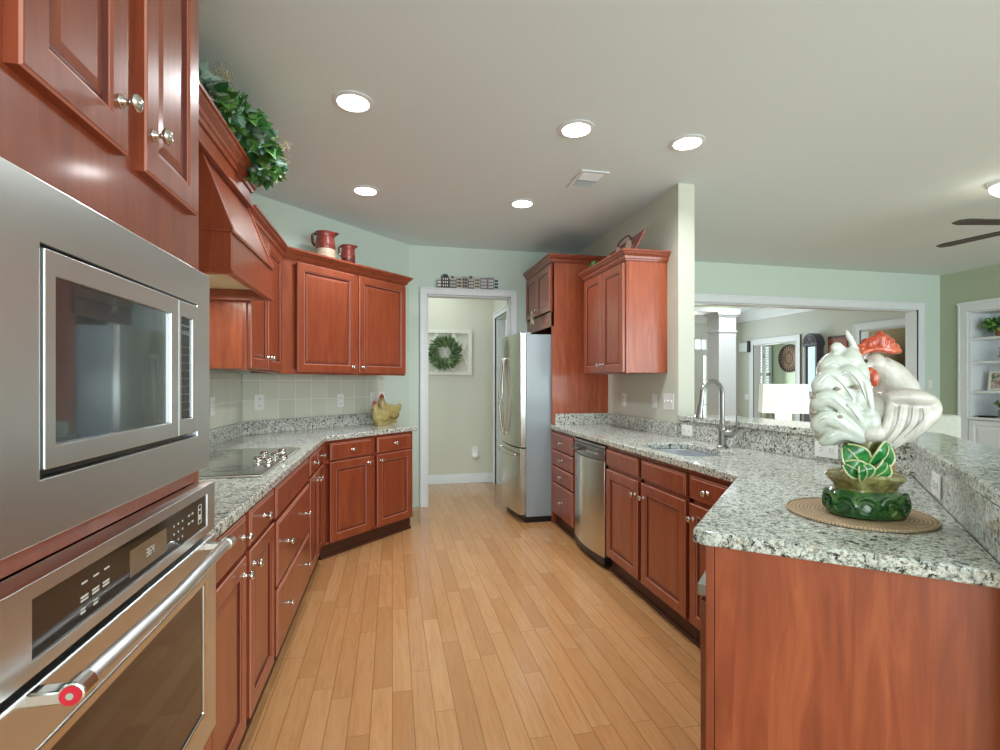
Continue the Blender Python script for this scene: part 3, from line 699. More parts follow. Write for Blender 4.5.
# body: prism behind the end panel in local coords
inv = Matrix.Rotation(-ang, 2)
def L(p): v_ = inv @ (Vector(p) - Vector((.822, 1.186))); return (v_.x, v_.y)
bm = bmesh.new(); prism(bm, [L((.862, 1.205)), L((1.447, 1.800)), L((1.72, 1.72 + Bc + .055)), L((1.28, .842))], .105, .868); obj('cabinet_body', bm, 'cherry_dark', t)
bm = bmesh.new(); prism(bm, [L((.91, 1.21)), L((1.46, 1.76)), L((1.7, 1.7 + Bc + .1)), L((1.36, .87))], 0, .105); obj('toe_kick', bm, 'toe', t)
# kitchen-side fronts of the peninsula (seen edge-on past the corner)
fr = bpy.data.objects.new('front_assembly', None)
bm = bmesh.new(); 
def onface(a, off):  # a metres along the kitchen side from the outer corner, off = outward
    return L((.838 + a * R2 - off * R2, 1.205 + a * R2 + off * R2))
def slabf(name, a0, a1, z0, z1, o0, o1, m): 
    bm = bmesh.new(); prism(bm, [onface(a0, o0), onface(a1, o0), onface(a1, o1), onface(a0, o1)], z0, z1); return obj(name, bm, m, t, .002)
bpy.data.objects.remove(fr)
slabf('door', .03, .40, .118, .70, .0, .022, 'cherry'); slabf('drawer', .03, .40, .84, .858, .0, .020, 'cherry')
slabf('pull_out_rail', .03, .40, .712, .745, .0, .03, 'nickel')
slabf('door', .42, .80, .118, .70, .0, .022, 'cherry'); slabf('drawer', .42, .80, .728, .852, .0, .020, 'cherry')

# ---- sink and faucet
t = thing('kitchen_sink', 'undermount stainless sink bowl set in the right countertop', 'sink')
bm = bmesh.new(); prof = [(0, .875), (0, .87), (.006, .80), (.015, .73), (.04, .705), (.10, .70)]
Rg = []
for ins, z in prof:
    pts = rrect(SK[0] - .004 + ins, SK[1] + .004 - ins, SK[2] - .004 + ins, SK[3] + .004 - ins, max(.124 - ins * .6, .02)); Rg.append([bm.verts.new((x, y, z)) for x, y in pts])
for a, b in zip(Rg, Rg[1:]):
    for i in range(len(a)): bm.faces.new((a[i], a[(i + 1) % len(a)], b[(i + 1) % len(a)], b[i]))
bm.faces.new(Rg[-1]); o = obj('bowl', bm, 'sinksteel', t, 0, True)
md = o.modifiers.new('s', 'SOLIDIFY'); md.thickness = .002
bm = bmesh.new(); lathe(bm, [(.04, .7005), (.042, .704), (.03, .704), (.028, .699), (.001, .699)], 20, 'z', (1.69, 2.6, 0)); obj('drain', bm, 'chrome', t, 0, True)
t = thing('kitchen_faucet', 'brushed nickel gooseneck faucet with pull-down head behind the sink', 'faucet', (1.945, 2.645, .9145))
bm = bmesh.new(); lathe(bm, [(.032, 0), (.032, .006), (.027, .012), (.022, .016), (.021, .10), (.025, .105), (.025, .125), (.018, .135), (.0145, .16)], 20)
obj('base', bm, 'nickel', t, 0, True)
ddx, ddy = -.97, -.24
arc = [(0, 0, .15), (0, 0, .30)] + [(ddx * (.085 - .085 * math.cos(a)), ddy * (.085 - .085 * math.cos(a)), .315 + .085 * math.sin(a)) for a in [PI * k / 10 for k in range(1, 10)]] + [(ddx * .172, ddy * .172, .29), (ddx * .178, ddy * .178, .265)]
bm = bmesh.new(); tube(bm, catmull(arc, 3), .0135, 14, up=(0, 1, .1)); obj('spout', bm, 'nickel', t, 0, True)
bm = bmesh.new(); tube(bm, [(ddx * .178, ddy * .178, .268), (ddx * .182, ddy * .182, .245), (ddx * .187, ddy * .187, .215), (ddx * .192, ddy * .192, .185), (ddx * .193, ddy * .193, .180)], [.015, .017, .0175, .024, .022], 16, up=(0, 1, .1)); obj('spray_head', bm, 'nickel', t, 0, True)
bm = bmesh.new(); rx, ry = .75, -.66
tube(bm, [(0, 0, .085), (rx * .055, ry * .055, .085)], [.024, .022], 16); tube(bm, catmull([(rx * .05, ry * .05, .085), (rx * .075, ry * .075, .10), (rx * .08, ry * .08, .16), (rx * .082, ry * .082, .20)], 5), .006, 10); obj('lever', bm, 'nickel', t, 0, True)
# ================================================================ ceiling fixtures
def disc_light(name, loc, e, size, col):
    l = bpy.data.lights.new(name, 'AREA'); l.shape = 'DISK'; l.size = size; l.energy = e; l.color = col; l.spread = 2.6
    o = bpy.data.objects.new(name, l); COL.objects.link(o); o.location = loc; return o
M['lamp'] = emis('lamp_lens', (1, .97, .9), 14)
def can(x, y, label, e=8, z=CZ):
    t = thing('recessed_light', label, 'ceiling light', (x, y, z), 0, 'round recessed ceiling lights')
    bm = bmesh.new(); lathe(bm, [(.078, -.001), (.102, -.001), (.104, -.006), (.080, -.010), (.078, -.004)], 28, cap=False); bm.faces.new
    obj('trim_ring', bm, 'white', t, 0, True)
    bm = bmesh.new(); lathe(bm, [(.078, -.003), (.001, -.0035)], 28, cap=False); obj('lens', bm, 'lamp', t)
    disc_light('can_beam', (x, y, z - .02), e, .14, (.95, .98, 1))
can(-.195, 2.635, 'large round recessed ceiling light nearest the ivy and hood')
can(1.015, 2.650, 'round recessed ceiling light nearest the ceiling vent, on its camera side')
can(1.72, 2.66, 'rightmost round recessed ceiling light in front of the wall end')
can(-.195, 3.835, 'round recessed ceiling light above the angled upper cabinet')
can(1.015, 3.845, 'round recessed ceiling light nearest the fridge')
can(3.6, 6.1, 'small recessed light seen through the wide opening at far left', 8); can(4.9, 6.2, 'small recessed light seen through the wide opening above the column', 8)
t = thing('ceiling_vent', 'white louvred air vent in the kitchen ceiling', 'vent', (1.345, 3.306, CZ))
bm = frame_bm(-.10, .10, -.16, .16, -.075, .075, -.135, .135, 0, .008)
for v in bm.verts: v.co = Vector((v.co.x, v.co.z, -.001 - v.co.y))
obj('frame', bm, 'white', t, .001)
bx('backing', 'slot', t, -.075, .075, -.135, .135, -.002, -.0005)
for hf in (0, 1):
    bm = bmesh.new()
    for i in range(9):
        y = -.125 + i * .0135 + hf * .135
        vs = box(bm, -.075, .075, -.006, .006, -.001, .001)
        for v in vs: v.co = Matrix.Rotation(.7 if hf else -.7, 4, 'X') @ v.co + Vector((0, y, -.006))
    obj('louvres', bm, 'white', t)

# ================================================================ outlets and switches
def outlet(loc, rz, label, kind='duplex', w=.072, h=.117, name='wall_outlet', cat='outlet'):
    t = thing(name, label, cat, loc, rz)
    bx('cover_plate', 'plastic', t, -w / 2, w / 2, -.006, -.0005, -h / 2, h / 2, bev=.002)
    if kind == 'duplex':
        for dz in (-.026, .026):
            bm = bmesh.new(); box(bm, -.016, .016, -.0085, -.006, dz - .014, dz + .014); s = obj('socket', bm, 'plastic', t, .002)
            bm = bmesh.new(); box(bm, -.008, -.005, -.0088, -.0084, dz - .004, dz + .006); box(bm, .005, .008, -.0088, -.0084, dz - .004, dz + .006); box(bm, -.002, .002, -.0088, -.0084, dz - .010, dz - .006); obj('slots', bm, 'slot', s)
    elif kind == 'duplexh':
        for dx in (-.026, .026):
            bm = bmesh.new(); box(bm, dx - .014, dx + .014, -.0085, -.006, -.016, .016); s = obj('socket', bm, 'plastic', t, .002)
            bm = bmesh.new(); box(bm, dx - .006, dx + .004, -.0088, -.0084, -.008, -.005); box(bm, dx - .006, dx + .004, -.0088, -.0084, .005, .008); box(bm, dx + .007, dx + .010, -.0088, -.0084, -.002, .002); obj('slots', bm, 'slot', s)
    elif kind == 'rocker':
        bx('rocker', 'plastic', t, -.017, .017, -.010, -.006, -.034, .034)
    elif kind == 'toggle2' or kind == 'toggle3':
        n = int(kind[-1])
        for i in range(n):
            x = (i - (n - 1) / 2) * .046; bx('toggle', 'plastic', t, x - .005, x + .005, -.016, -.006, -.004, .012); 
    return t
P45 = PI / 4
def onang(x): return (x, x + 5.088, )
def awall(x, z): s = .0088 * R2; return (x + s, x + 5.10 - s, z)
outlet((XL + .0085, 3.385, 1.16), PI / 2, 'white outlet on the left tile wall just past the microwave edge')
outlet(awall(-1.0, 1.155), P45, 'white duplex outlet on the angled tiles closest to the cooktop', w=.08)
outlet(awall(-.462, 1.145), P45, 'white duplex outlet in the middle of the angled tile backsplash')
outlet(awall(-.195, 1.150), P45, 'white outlet on the tiles left of the pottery hens', kind='rocker', w=.06)
t = outlet(awall(-.115, 1.158), P45, 'white outlet with a plugged-in freshener above the pottery hens', kind='rocker')
bm = bmesh.new(); ball(bm, (0, -.03, -.005), (.026, .022, .045), 2); obj('plug_in', bm, 'plastic', t, 0, True)
Rz = -PI / 2
outlet((XR - .0005, 4.07, 1.15), Rz, 'white outlet on the right wall nearest the tall fridge panel')
outlet((XR - .0005, 3.545, 1.16), Rz, 'white single rocker switch on the right wall below the upper cabinet', 'rocker', name='light_switch', cat='switch')
outlet((XR - .0005, 3.345, 1.163), Rz, 'white triple toggle switch plate at the end of the right wall', 'toggle3', w=.135, name='light_switch', cat='switch')
outlet((2.0155, 3.115, .972), -PI / 2 + .084, 'small square white outlet on the granite splash left of the faucet', 'duplexh', w=.11, h=.075)
outlet((2.1015, 2.06, .975), -PI / 2 + .084, 'white horizontal outlet on granite behind the rooster tail', 'duplexh', w=.125, h=.078)
outlet((1.770, 1.770 + Bc + .0005, .968), -PI / 4 * 3, 'white outlet on the diagonal granite splash right of the rooster', 'duplexh', w=.135, h=.075)
outlet((6.93 + .09, YF - .0005, 1.28), 0, 'white switch beside the wide cased opening in the family room', 'rocker', name='light_switch', cat='switch')
t = outlet((1.05, 6.3995, .41), 0, 'white hall outlet with a round night light plugged in')
bm = bmesh.new(); ball(bm, (.005, -.03, -.06), (.042, .026, .036), 2); obj('night_light', bm, 'plastic', t, 0, True)
t = thing('door_chime', 'white door chime box high on the foyer wall', 'chime', (XE - .001, 9.0, 2.03), Rz)
bx('case', 'white', t, -.16, .08, -.06, 0, -.09, .09, bev=.004); bx('side_vent', 'slot', t, .082, .14, -.055, 0, -.11, .12)
outlet((XE - .0005, 8.99, 1.0), Rz, 'white switch on the foyer wall left of the study doorway', 'rocker', name='light_switch', cat='switch', w=.12)

# ================================================================ plants
def leafmesh(bm, c, d, n, L_, w, lobes=0, curl=.2):
    d = Vector(d).normalized(); n = Vector(n); s = d.cross(n).normalized() if d.cross(n).length > 1e-3 else d.orthogonal().normalized(); n = s.cross(d).normalized()
    if lobes: prof = [(0, 0), (.05, .28), (-.05, .55), (.28, .40), (.38, .62), (.60, .30), (1, 0)]
    else: prof = [(0, 0), (.2, .32), (.5, .5), (.8, .28), (1, 0)]
    mid = [bm.verts.new(Vector(c) + d * L_ * t - n * curl * L_ * t * t) for t in (0, .33, .66, 1)]
    for sg in (1, -1):
        side = [bm.verts.new(Vector(c) + d * L_ * t + s * sg * w * y + n * (.12 * w * y * 2) - n * curl * L_ * t * t) for t, y in prof[1:-1]]
        loop = [mid[0]] + side + [mid[3], mid[2], mid[1]]
        try: bm.faces.new(loop if sg > 0 else loop[::-1])
        except Exception: pass
def green(name, a, b, c):
    n = N(name); g = n.n('ShaderNodeNewGeometry'); col = n.ramp(g.outputs['Random Per Island'], [(0, a), (.5, b), (1, c)])
    return n.fin(col, .5, 0, 0, .4)
M['ivy'] = green('ivy_leaf', srgb(38, 84, 44), srgb(72, 128, 60), srgb(120, 168, 84))
M['eucalyptus'] = green('pale_leaf', srgb(96, 136, 118), srgb(140, 174, 156), srgb(190, 212, 196))
M['wreathleaf'] = green('wreath_leaf', srgb(58, 84, 50), srgb(88, 116, 72), srgb(132, 152, 104))
M['stem'] = plain('plant_stem', srgb(96, 90, 60), .7)
M['spray'] = plain('dried_spray', srgb(176, 166, 130), .7)
rnd = random.Random(3)
t = thing('ivy_plant', 'bushy green ivy arrangement spilling over the top of the range hood', 'plant', (-.79, 2.53, 2.475))
def rv(r): return Vector((r.uniform(-1, 1), r.uniform(-1, 1), r.uniform(-1, 1)))
spine = []
def ivy_blob(cs, n, m, name, lo, hi, lobes):
    bm = bmesh.new()
    for i in range(n):
        c, r = cs[rnd.randrange(len(cs))]; v = rv(rnd).normalized(); p = Vector(c) + Vector((v.x * r[0], v.y * r[1], v.z * r[2])) * rnd.uniform(.55, 1)
        d = (v + rv(rnd) * .7 + Vector((.3, -.1, -.3))).normalized(); leafmesh(bm, p, d, rv(rnd), rnd.uniform(lo, hi), rnd.uniform(lo, hi) * .8, lobes)
    return obj(name, bm, m, t, 0)
cs = [((.05, -.18, .02), (.07, .12, .06)), ((.09, .03, .06), (.09, .13, .07)), ((.13, .14, .03), (.09, .10, .08)), ((.15, .20, -.06), (.07, .07, .06))]
ivy_blob(cs, 230, 'ivy', 'ivy_foliage', .05, .085, 1)
ivy_blob(cs + [((.02, -.28, .03), (.06, .10, .06))], 190, 'eucalyptus', 'pale_foliage', .04, .07, 0)
bm = bmesh.new()
for i in range(44):
    b0 = Vector((.14, .16, .0)) if i % 2 else Vector((.04, -.2, .03)); d = Vector((rnd.uniform(.3, 1), rnd.uniform(-.3, .9), rnd.uniform(-.4, .7))).normalized() if i % 2 else Vector((rnd.uniform(.1, .6), rnd.uniform(-.8, .4), rnd.uniform(.4, 1))).normalized()
    L_ = rnd.uniform(.08, .15); p1 = b0 + d * L_; tube(bm, [b0, b0 + d * L_ * .5 + Vector((0, 0, .01)), p1], .0012, 4)
    for k in range(6): ball(bm, p1 + rv(rnd) * .02, .0035, 1)
obj('dried_sprays', bm, 'spray', t)
bx('planter_box', 'stem', t, -.05, .06, -.22, .22, -.128, -.07)

# wreath and its lattice frame
t = thing('wall_lattice', 'distressed white window frame with diamond lattice on the hall wall', 'wall decoration', (.72, 6.3985, 1.69))
M['oldwhite'] = plain('distressed_white_wood', srgb(224, 222, 210), .7, var=.12, sc=60)
obj('frame', frame_bm(-.47, .29, -.29, .29, -.42, .24, -.245, .245, -.03, -.001), 'oldwhite', t, .003)
bm = bmesh.new()
for k in range(-3, 4):
    for sg in (1, -1):
        x0 = k * .22 - .06
        a, b = Vector((x0 - .12, 0, -.255 * sg)), Vector((x0 + .12, 0, .255 * sg))
        pts = []
        for s_ in range(11):
            p = a.lerp(b, s_ / 10)
            if -.43 < p.x < .25: pts.append(p)
        if len(pts) > 3:
            d = (pts[-1] - pts[0]).normalized(); nn = Vector((d.z, 0, -d.x)) * .015
            y0, y1 = (-.014, -.006) if sg > 0 else (-.022, -.014)
            vs = [bm.verts.new(q) for q in [(pts[0] + nn + Vector((0, y, 0))) if w == 0 else (pts[0] - nn + Vector((0, y, 0))) if w == 1 else (pts[-1] - nn + Vector((0, y, 0))) if w == 2 else (pts[-1] + nn + Vector((0, y, 0))) for y in (y0, y1) for w in range(4)]]
            bm.faces.new(vs[:4]); bm.faces.new(vs[4:][::-1])
            for i in range(4): bm.faces.new((vs[i], vs[(i + 1) % 4], vs[4 + (i + 1) % 4], vs[4 + i]))
obj('lattice', bm, 'oldwhite', t)
t = thing('wreath', 'round green leafy wreath hanging on the white lattice frame', 'wreath', (.655, 6.345, 1.685)); WS = 1.3
bm = bmesh.new(); ring = [(.10 * math.cos(a), 0, .10 * math.sin(a)) for a in [2 * PI * k / 24 for k in range(25)]]; tube(bm, ring, .012, 6, up=(0, 1, 0)); obj('ring', bm, 'stem', t)
bm = bmesh.new()
for i in range(520):
    a = rnd.uniform(0, 2 * PI); r = rnd.uniform(.05, .135); c = Vector((r * math.cos(a), rnd.uniform(-.02, .008), r * math.sin(a)))
    d = Vector((math.cos(a + .7), rnd.uniform(-.5, .05), math.sin(a + .7))) + rv(rnd) * .45; leafmesh(bm, c, d, rv(rnd), rnd.uniform(.045, .075), .018, 0, .1)
obj('leaves', bm, 'wreathleaf', t); t.scale = (WS, 1, WS)

# ================================================================ things on top of the cabinets
M['glaze_red'] = plain('red_brown_glaze', srgb(122, 52, 44), .25, 0, .4, .35, 40)
M['glaze_tan'] = plain('bare_clay', srgb(178, 160, 140), .5, var=.15)
M['glaze_dark'] = plain('dark_brown_glaze', srgb(90, 36, 30), .2, 0, .5, .4, 30)
def pitcher(label, loc, rz, s, m2):
    t = thing('pitcher', label, 'pitcher', loc, rz)
    bm = bmesh.new(); lathe(bm, [(.062, 0), (.070, .01), (.070, .10), (.062, .165)], 28, cap=False); bm.faces.new([v for v in bm.verts if v.co.z < .0001][::-1]); obj('lower_body', bm, m2, t, 0, True)
    bm = bmesh.new(); lathe(bm, [(.060, .160), (.064, .170), (.063, .21), (.056, .265), (.058, .285), (.066, .305), (.062, .305), (.052, .285), (.050, .26), (.058, .20), (.055, .17), (.001, .165)], 28, cap=False)
    for v in bm.verts:
        if v.co.z > .27 and v.co.x > .02 and abs(v.co.y) < .03: v.co.x += (v.co.z - .27) * .6
    obj('upper_body', bm, 'glaze_red', t, 0, True)
    bm = bmesh.new(); tube(bm, catmull([(-.058, 0, .285), (-.072, 0, .295), (-.082, 0, .27), (-.078, 0, .22), (-.060, 0, .19)], 5), .009, 10, .7, up=(0, 1, 0)); obj('handle', bm, 'glaze_dark', t, 0, True)
    t.scale = (s,) * 3; return t
pitcher('large red and tan glazed pitcher on the angled upper cabinet', (-.530, 4.225, 2.2155), 0, 1.0, 'glaze_tan').scale = (1.22, 1.22, .98)
pitcher('small dark red glazed pitcher to the right of the larger one', (-.365, 4.375, 2.2155), 0, .80, 'glaze_dark').scale = (.92, .92, .80)
t = thing('ginger_jar', 'small mottled red and white jar above the narrow upper cabinet', 'jar', (-.93, 3.55, 2.2155))
bm = bmesh.new(); lathe(bm, [(.05, 0), (.075, .03), (.085, .08), (.07, .13), (.045, .15), (.045, .165)], 24); obj('body', bm, 'glaze_tan', t, 0, True)
bm = bmesh.new(); lathe(bm, [(.052, .165), (.05, .18), (.02, .2), (.012, .215), (.001, .22)], 24); obj('lid', bm, 'glaze_red', t, 0, True)
# red tray + greenery on the right upper
t = thing('decorative_tray', 'dark red patterned tray leaning on top of the right upper cabinet', 'tray', (1.80, 3.73, 2.2265), Rz)
bm = bmesh.new()
pts = [(-.26, -.06, 0), (.26, -.06, .02), (.32, -.02, .12), (-.20, .0, .13)]
a = [bm.verts.new(p) for p in [(-.26, -.05, .0), (.27, -.05, .0), (.36, .03, .225), (-.30, .03, .185)]]; b = [bm.verts.new((v.co.x, v.co.y + .018, v.co.z)) for v in a]
bm.faces.new(a); bm.faces.new(b[::-1])
for i in range(4): bm.faces.new((a[i], a[(i + 1) % 4], b[(i + 1) % 4], b[i]))
obj('tray_body', bm, 'glaze_red', t, .003)
bm = bmesh.new()
for cx, cz, r in ((-.17, .12, .035), (.0, .13, .045), (.17, .14, .045)): tube(bm, [(cx, -.034 + (cz - .045) * .5 - .025, cz), (cx, -.030 + (cz - .045) * .5 - .02, cz)], r, 10)
obj('white_medallions', bm, 'glaze_tan', t)
bm = bmesh.new(); tube(bm, catmull([(-.08, .025, .19), (-.05, .02, .225), (.10, .02, .24), (.16, .025, .20)], 6), .007, 8); obj('handle', bm, 'glaze_dark', t, 0, True)
t = thing('greenery_sprig', 'small green leafy sprig at the far end of the right upper cabinet', 'plant', (1.75, 4.095, 2.2265))
bm = bmesh.new()
for i in range(45): leafmesh(bm, (rnd.uniform(-.05, .06), rnd.uniform(-.02, .03), rnd.uniform(.05, .11)), rv(rnd) + Vector((0, 0, .6)), rv(rnd), .05, .03)
obj('leaves', bm, 'ivy', t)
t = thing('hanging_ornament', 'pale carved star ornament hanging from the over-fridge cabinet knob', 'ornament', (1.388, 4.86, 1.955))
M['driftwood'] = plain('pale_driftwood', srgb(186, 176, 150), .8, var=.15)
bm = bmesh.new()
for k in range(5):
    a = 2 * PI * k / 5 + PI / 2; tube(bm, [(0, 0, 0), (-.004, .045 * math.cos(a), .045 * math.sin(a)), (0, .085 * math.cos(a), .085 * math.sin(a))], [.018, .013, .005], 8)
obj('star_body', bm, 'driftwood', t, 0, True)
bm = bmesh.new(); tube(bm, [(0, 0, .06), (.01, 0, .10)], .003, 6); obj('cord', bm, 'stem', t)
# row of little canal houses on the door casing
hx = .458
hs = [(.05, .075, 'a', 0), (.085, .145, 'b', 1), (.085, .125, 'a', 2), (.06, .12, 'c', 0), (.07, .12, 'd', 0), (.07, .135, 'a', 2), (.07, .125, 'c', 0), (.085, .115, 'e', 0), (.075, .12, 'e', 0), (.05, .115, 'f', 1)]
hc = {'a': srgb(104, 108, 110), 'b': srgb(70, 72, 76), 'c': srgb(206, 202, 186), 'd': srgb(164, 164, 156), 'e': srgb(140, 136, 148), 'f': srgb(186, 214, 218)}
for k in hc: M['house_' + k] = plain('painted_house_' + k, hc[k], .7)
names_ = ['lowest dark grey', 'tallest charcoal arched', 'mid grey gabled', 'first cream', 'pale grey', 'dark grey gabled', 'second cream', 'lilac grey wide', 'lilac grey narrow', 'pale blue']
scl = (1.116 - .458) / sum(h[0] for h in hs)
for (w, h, c, g), nm in zip(hs, names_):
    w *= scl; t = thing('miniature_house', f'{nm} miniature house in the row on the hall door casing', 'figurine', (hx + w / 2, YF - .034, DZ + .0725), 0, 'miniature houses on the door casing')
    bm = bmesh.new(); b_ = h * .78
    if g == 0: box(bm, -w / 2 + .001, w / 2 - .001, 0, .03, 0, h); box(bm, -w / 2, w / 2, -.002, .03, h, h + .004)
    else:
        top = [(w / 2 - .001, b_)] + ([(w * .3, h * .95), (0, h), (-w * .3, h * .95)] if g == 1 else [(w * .2, b_), (w * .2, h), (-w * .2, h), (-w * .2, b_)]) + [(-w / 2 + .001, b_)]
        pl = [(-w / 2 + .001, 0), (w / 2 - .001, 0)] + top; A = [bm.verts.new((x, 0, z)) for x, z in pl]; B = [bm.verts.new((x, .03, z)) for x, z in pl]
        bm.faces.new(A); bm.faces.new(B[::-1])
        for i in range(len(pl)): bm.faces.new((A[i], A[(i + 1) % len(pl)], B[(i + 1) % len(pl)], B[i]))
    obj('facade', bm, 'house_' + c, t)
    bm = bmesh.new()
    for r in range(2 if h < .09 else 3):
        for q in (-.25, .02, .27): box(bm, q * w - .006, q * w + .006, -.0025, .001, .014 + r * .034, .034 + r * .034)
    obj('windows', bm, 'slot' if c in 'cdf' else 'oldwhite', t); hx += w

# pottery hens on the left counter
M['mustard'] = plain('mustard_glaze', srgb(176, 158, 96), .3, 0, .3, .14, 30)
M['brownline'] = plain('brown_glaze_line', srgb(84, 62, 44), .4)
M['combred'] = plain('dull_red_glaze', srgb(164, 52, 50), .35, var=.15)
def remesh(o, vox, sm=4):
    m = o.modifiers.new('r', 'REMESH'); m.mode = 'VOXEL'; m.voxel_size = vox; m.use_smooth_shade = True
    s = o.modifiers.new('s', 'SMOOTH'); s.factor = .5; s.iterations = sm
def hen(label, loc, rz, s, flip=1):
    t = thing('pottery_hen', label, 'figurine', loc, rz)
    bm = bmesh.new(); ball(bm, (0, 0, .075), (.098, .055, .075), 3); ball(bm, (-.05, 0, .11), (.05, .042, .06), 3); ball(bm, (-.075, 0, .165), (.030, .028, .040), 3); tube(bm, [(-.06, 0, .11), (-.074, 0, .165)], [.045, .028], 12)
    tube(bm, catmull([(.06, 0, .10), (.10, 0, .12), (.12, 0, .145)], 4), [.035] * 5 + [.022] * 3 + [.010], 10, .6, up=(0, 1, 0)); box(bm, -.06, .055, -.035, .035, 0, .02)
    o = obj('body', bm, 'mustard', t, 0, True); remesh(o, .005, 5)
    bm = bmesh.new()
    for k, (x, z) in enumerate(((-.090, .205), (-.077, .215), (-.063, .205))): ball(bm, (x, 0, z), (.009, .007, .020), 2)
    ball(bm, (-.098, 0, .150), (.008, .008, .016), 2); obj('comb', bm, 'combred', t, 0, True)
    bm = bmesh.new(); lathe(bm, [(.008, 0), (.001, .022)], 8, 'x', (-.104, 0, .172)); 
    for v in bm.verts: v.co.x = -.208 - v.co.x + .0
    obj('beak', bm, 'glaze_tan', t)
    for sy in (-1, 1):
        bm = bmesh.new(); pts = [(.05 * math.cos(a), sy * (.058 - .0 * abs(math.cos(a))), .078 + .036 * math.sin(a)) for a in [PI + .3 + (PI - .2) * k / 14 for k in range(15)]]
        for i, p in enumerate(pts): pts[i] = (p[0] + .005, sy * (.056 * math.sqrt(max(.05, 1 - (p[0] / .1) ** 2 - ((p[2] - .075) / .078) ** 2)) + .001), p[2])
        tube(bm, pts, .0028, 6); obj('wing_line', bm, 'brownline', t, 0, True)
    t.scale = (s,) * 3; return t
hen('front mustard pottery hen on the left counter beside the tile edge', (-.10, 4.66, .9155), .75, .98)
hen('taller mustard pottery hen standing behind and right of the other', (-.03, 4.87, .9155), .75, 1.22)

# ================================================================ placemat and ceramic rooster
M['wicker'] = None
n = N('woven_wicker'); o_ = n.obj(); sp = n.n('ShaderNodeSeparateXYZ'); n.set(sp.inputs[0], o_)
rr = n.math('SQRT', n.math('ADD', n.math('MULTIPLY', sp.outputs[0], sp.outputs[0]), n.math('MULTIPLY', sp.outputs[1], sp.outputs[1])))
w1 = n.math('SINE', n.math('MULTIPLY', rr, 620)); at = n.math('ARCTAN2', sp.outputs[1], sp.outputs[0]); ri = n.math('FLOOR', n.math('DIVIDE', rr, .01013))
w2 = n.math('SINE', n.math('ADD', n.math('MULTIPLY', at, 130), n.math('MULTIPLY', ri, 1.9))); hh = n.math('ADD', n.math('MULTIPLY', w1, .6), n.math('MULTIPLY', w2, .5))
n.bump(hh, .9, .003); cc = n.ramp(n.math('MULTIPLY_ADD', hh, .45, .5), [(0, srgb(146, 116, 86)), (.5, srgb(202, 170, 134)), (1, srgb(228, 204, 170))]); M['wicker'] = n.fin(cc, .6)
RC = (1.361, 1.202)
t = thing('placemat', 'round woven wicker placemat under the ceramic rooster', 'placemat', (1.357, 1.222, .9150))
bm = bmesh.new(); lathe(bm, [(.001, 0), (.181, 0), (.185, .003), (.183, .006), (.001, .006)], 64, cap=False); obj('woven_disc', bm, 'wicker', t, 0, True)
bm = bmesh.new(); ring = [(.183 * math.cos(a), .183 * math.sin(a), .0045) for a in [2 * PI * k / 72 for k in range(73)]]; tube(bm, ring, .0042, 8); obj('braided_edge', bm, 'wicker', t, 0, True)

zb = .9212; T0 = None
fwv = Vector((math.sin(PSI), math.cos(PSI))); rtv = Vector((math.cos(PSI), -math.sin(PSI)))
T0 = RC[0] * fwv.x + RC[1] * fwv.y; X0 = RC[0] * rtv.x + RC[1] * rtv.y
# local frame of the rooster: x to its right as photographed, y away, z up
def R(u, v, d=0):
    return Vector(((u - 500) / F * (T0 + d) - X0, d, CH + (HV - v) / F * (T0 + d) - zb))
ro = thing('ceramic_rooster', 'large white ceramic rooster with red comb on green leafy base', 'figurine', (RC[0], RC[1], zb), -PSI)
def cer(name, stops, sc=18, rough=.18, bump=0):
    n = N(name); f = n.noise(n.obj(), sc, 4, .6); c = n.ramp(f, stops)
    if bump: n.bump(n.noise(n.map(n.obj(), (1, 1, 1)), 110, 4, .7), bump, .004)
    return n.fin(c, rough, 0, .5, .5)
M['whiteglaze'] = cer('white_crackle_glaze', [(.3, srgb(178, 170, 158)), (.5, srgb(200, 194, 184)), (.7, srgb(210, 207, 198))], 14, .25, .5)
M['tailglaze'] = cer('white_tail_glaze', [(.3, srgb(184, 190, 178)), (.6, srgb(202, 207, 196))], 10, .2, .12)
M['comb'] = cer('orange_red_glaze', [(.3, srgb(150, 44, 20)), (.5, srgb(186, 66, 34)), (.75, srgb(208, 108, 66))], 40)
M['leafglaze'] = cer('green_leaf_glaze', [(.3, srgb(20, 96, 46)), (.5, srgb(46, 134, 66)), (.62, srgb(120, 176, 92)), (.75, srgb(206, 212, 150))], 26)
M['basegreen'] = cer('dark_green_glaze', [(.3, srgb(24, 60, 30)), (.5, srgb(44, 98, 46)), (.7, srgb(104, 132, 66))], 30)
M['rockglaze'] = cer('olive_brown_glaze', [(.3, srgb(86, 76, 42)), (.5, srgb(128, 118, 68)), (.62, srgb(158, 152, 96)), (.75, srgb(176, 178, 140))], 34)
M['legglaze'] = cer('orange_leg_glaze', [(.4, srgb(176, 98, 44)), (.6, srgb(170, 140, 96))], 20)
k = T0 / F
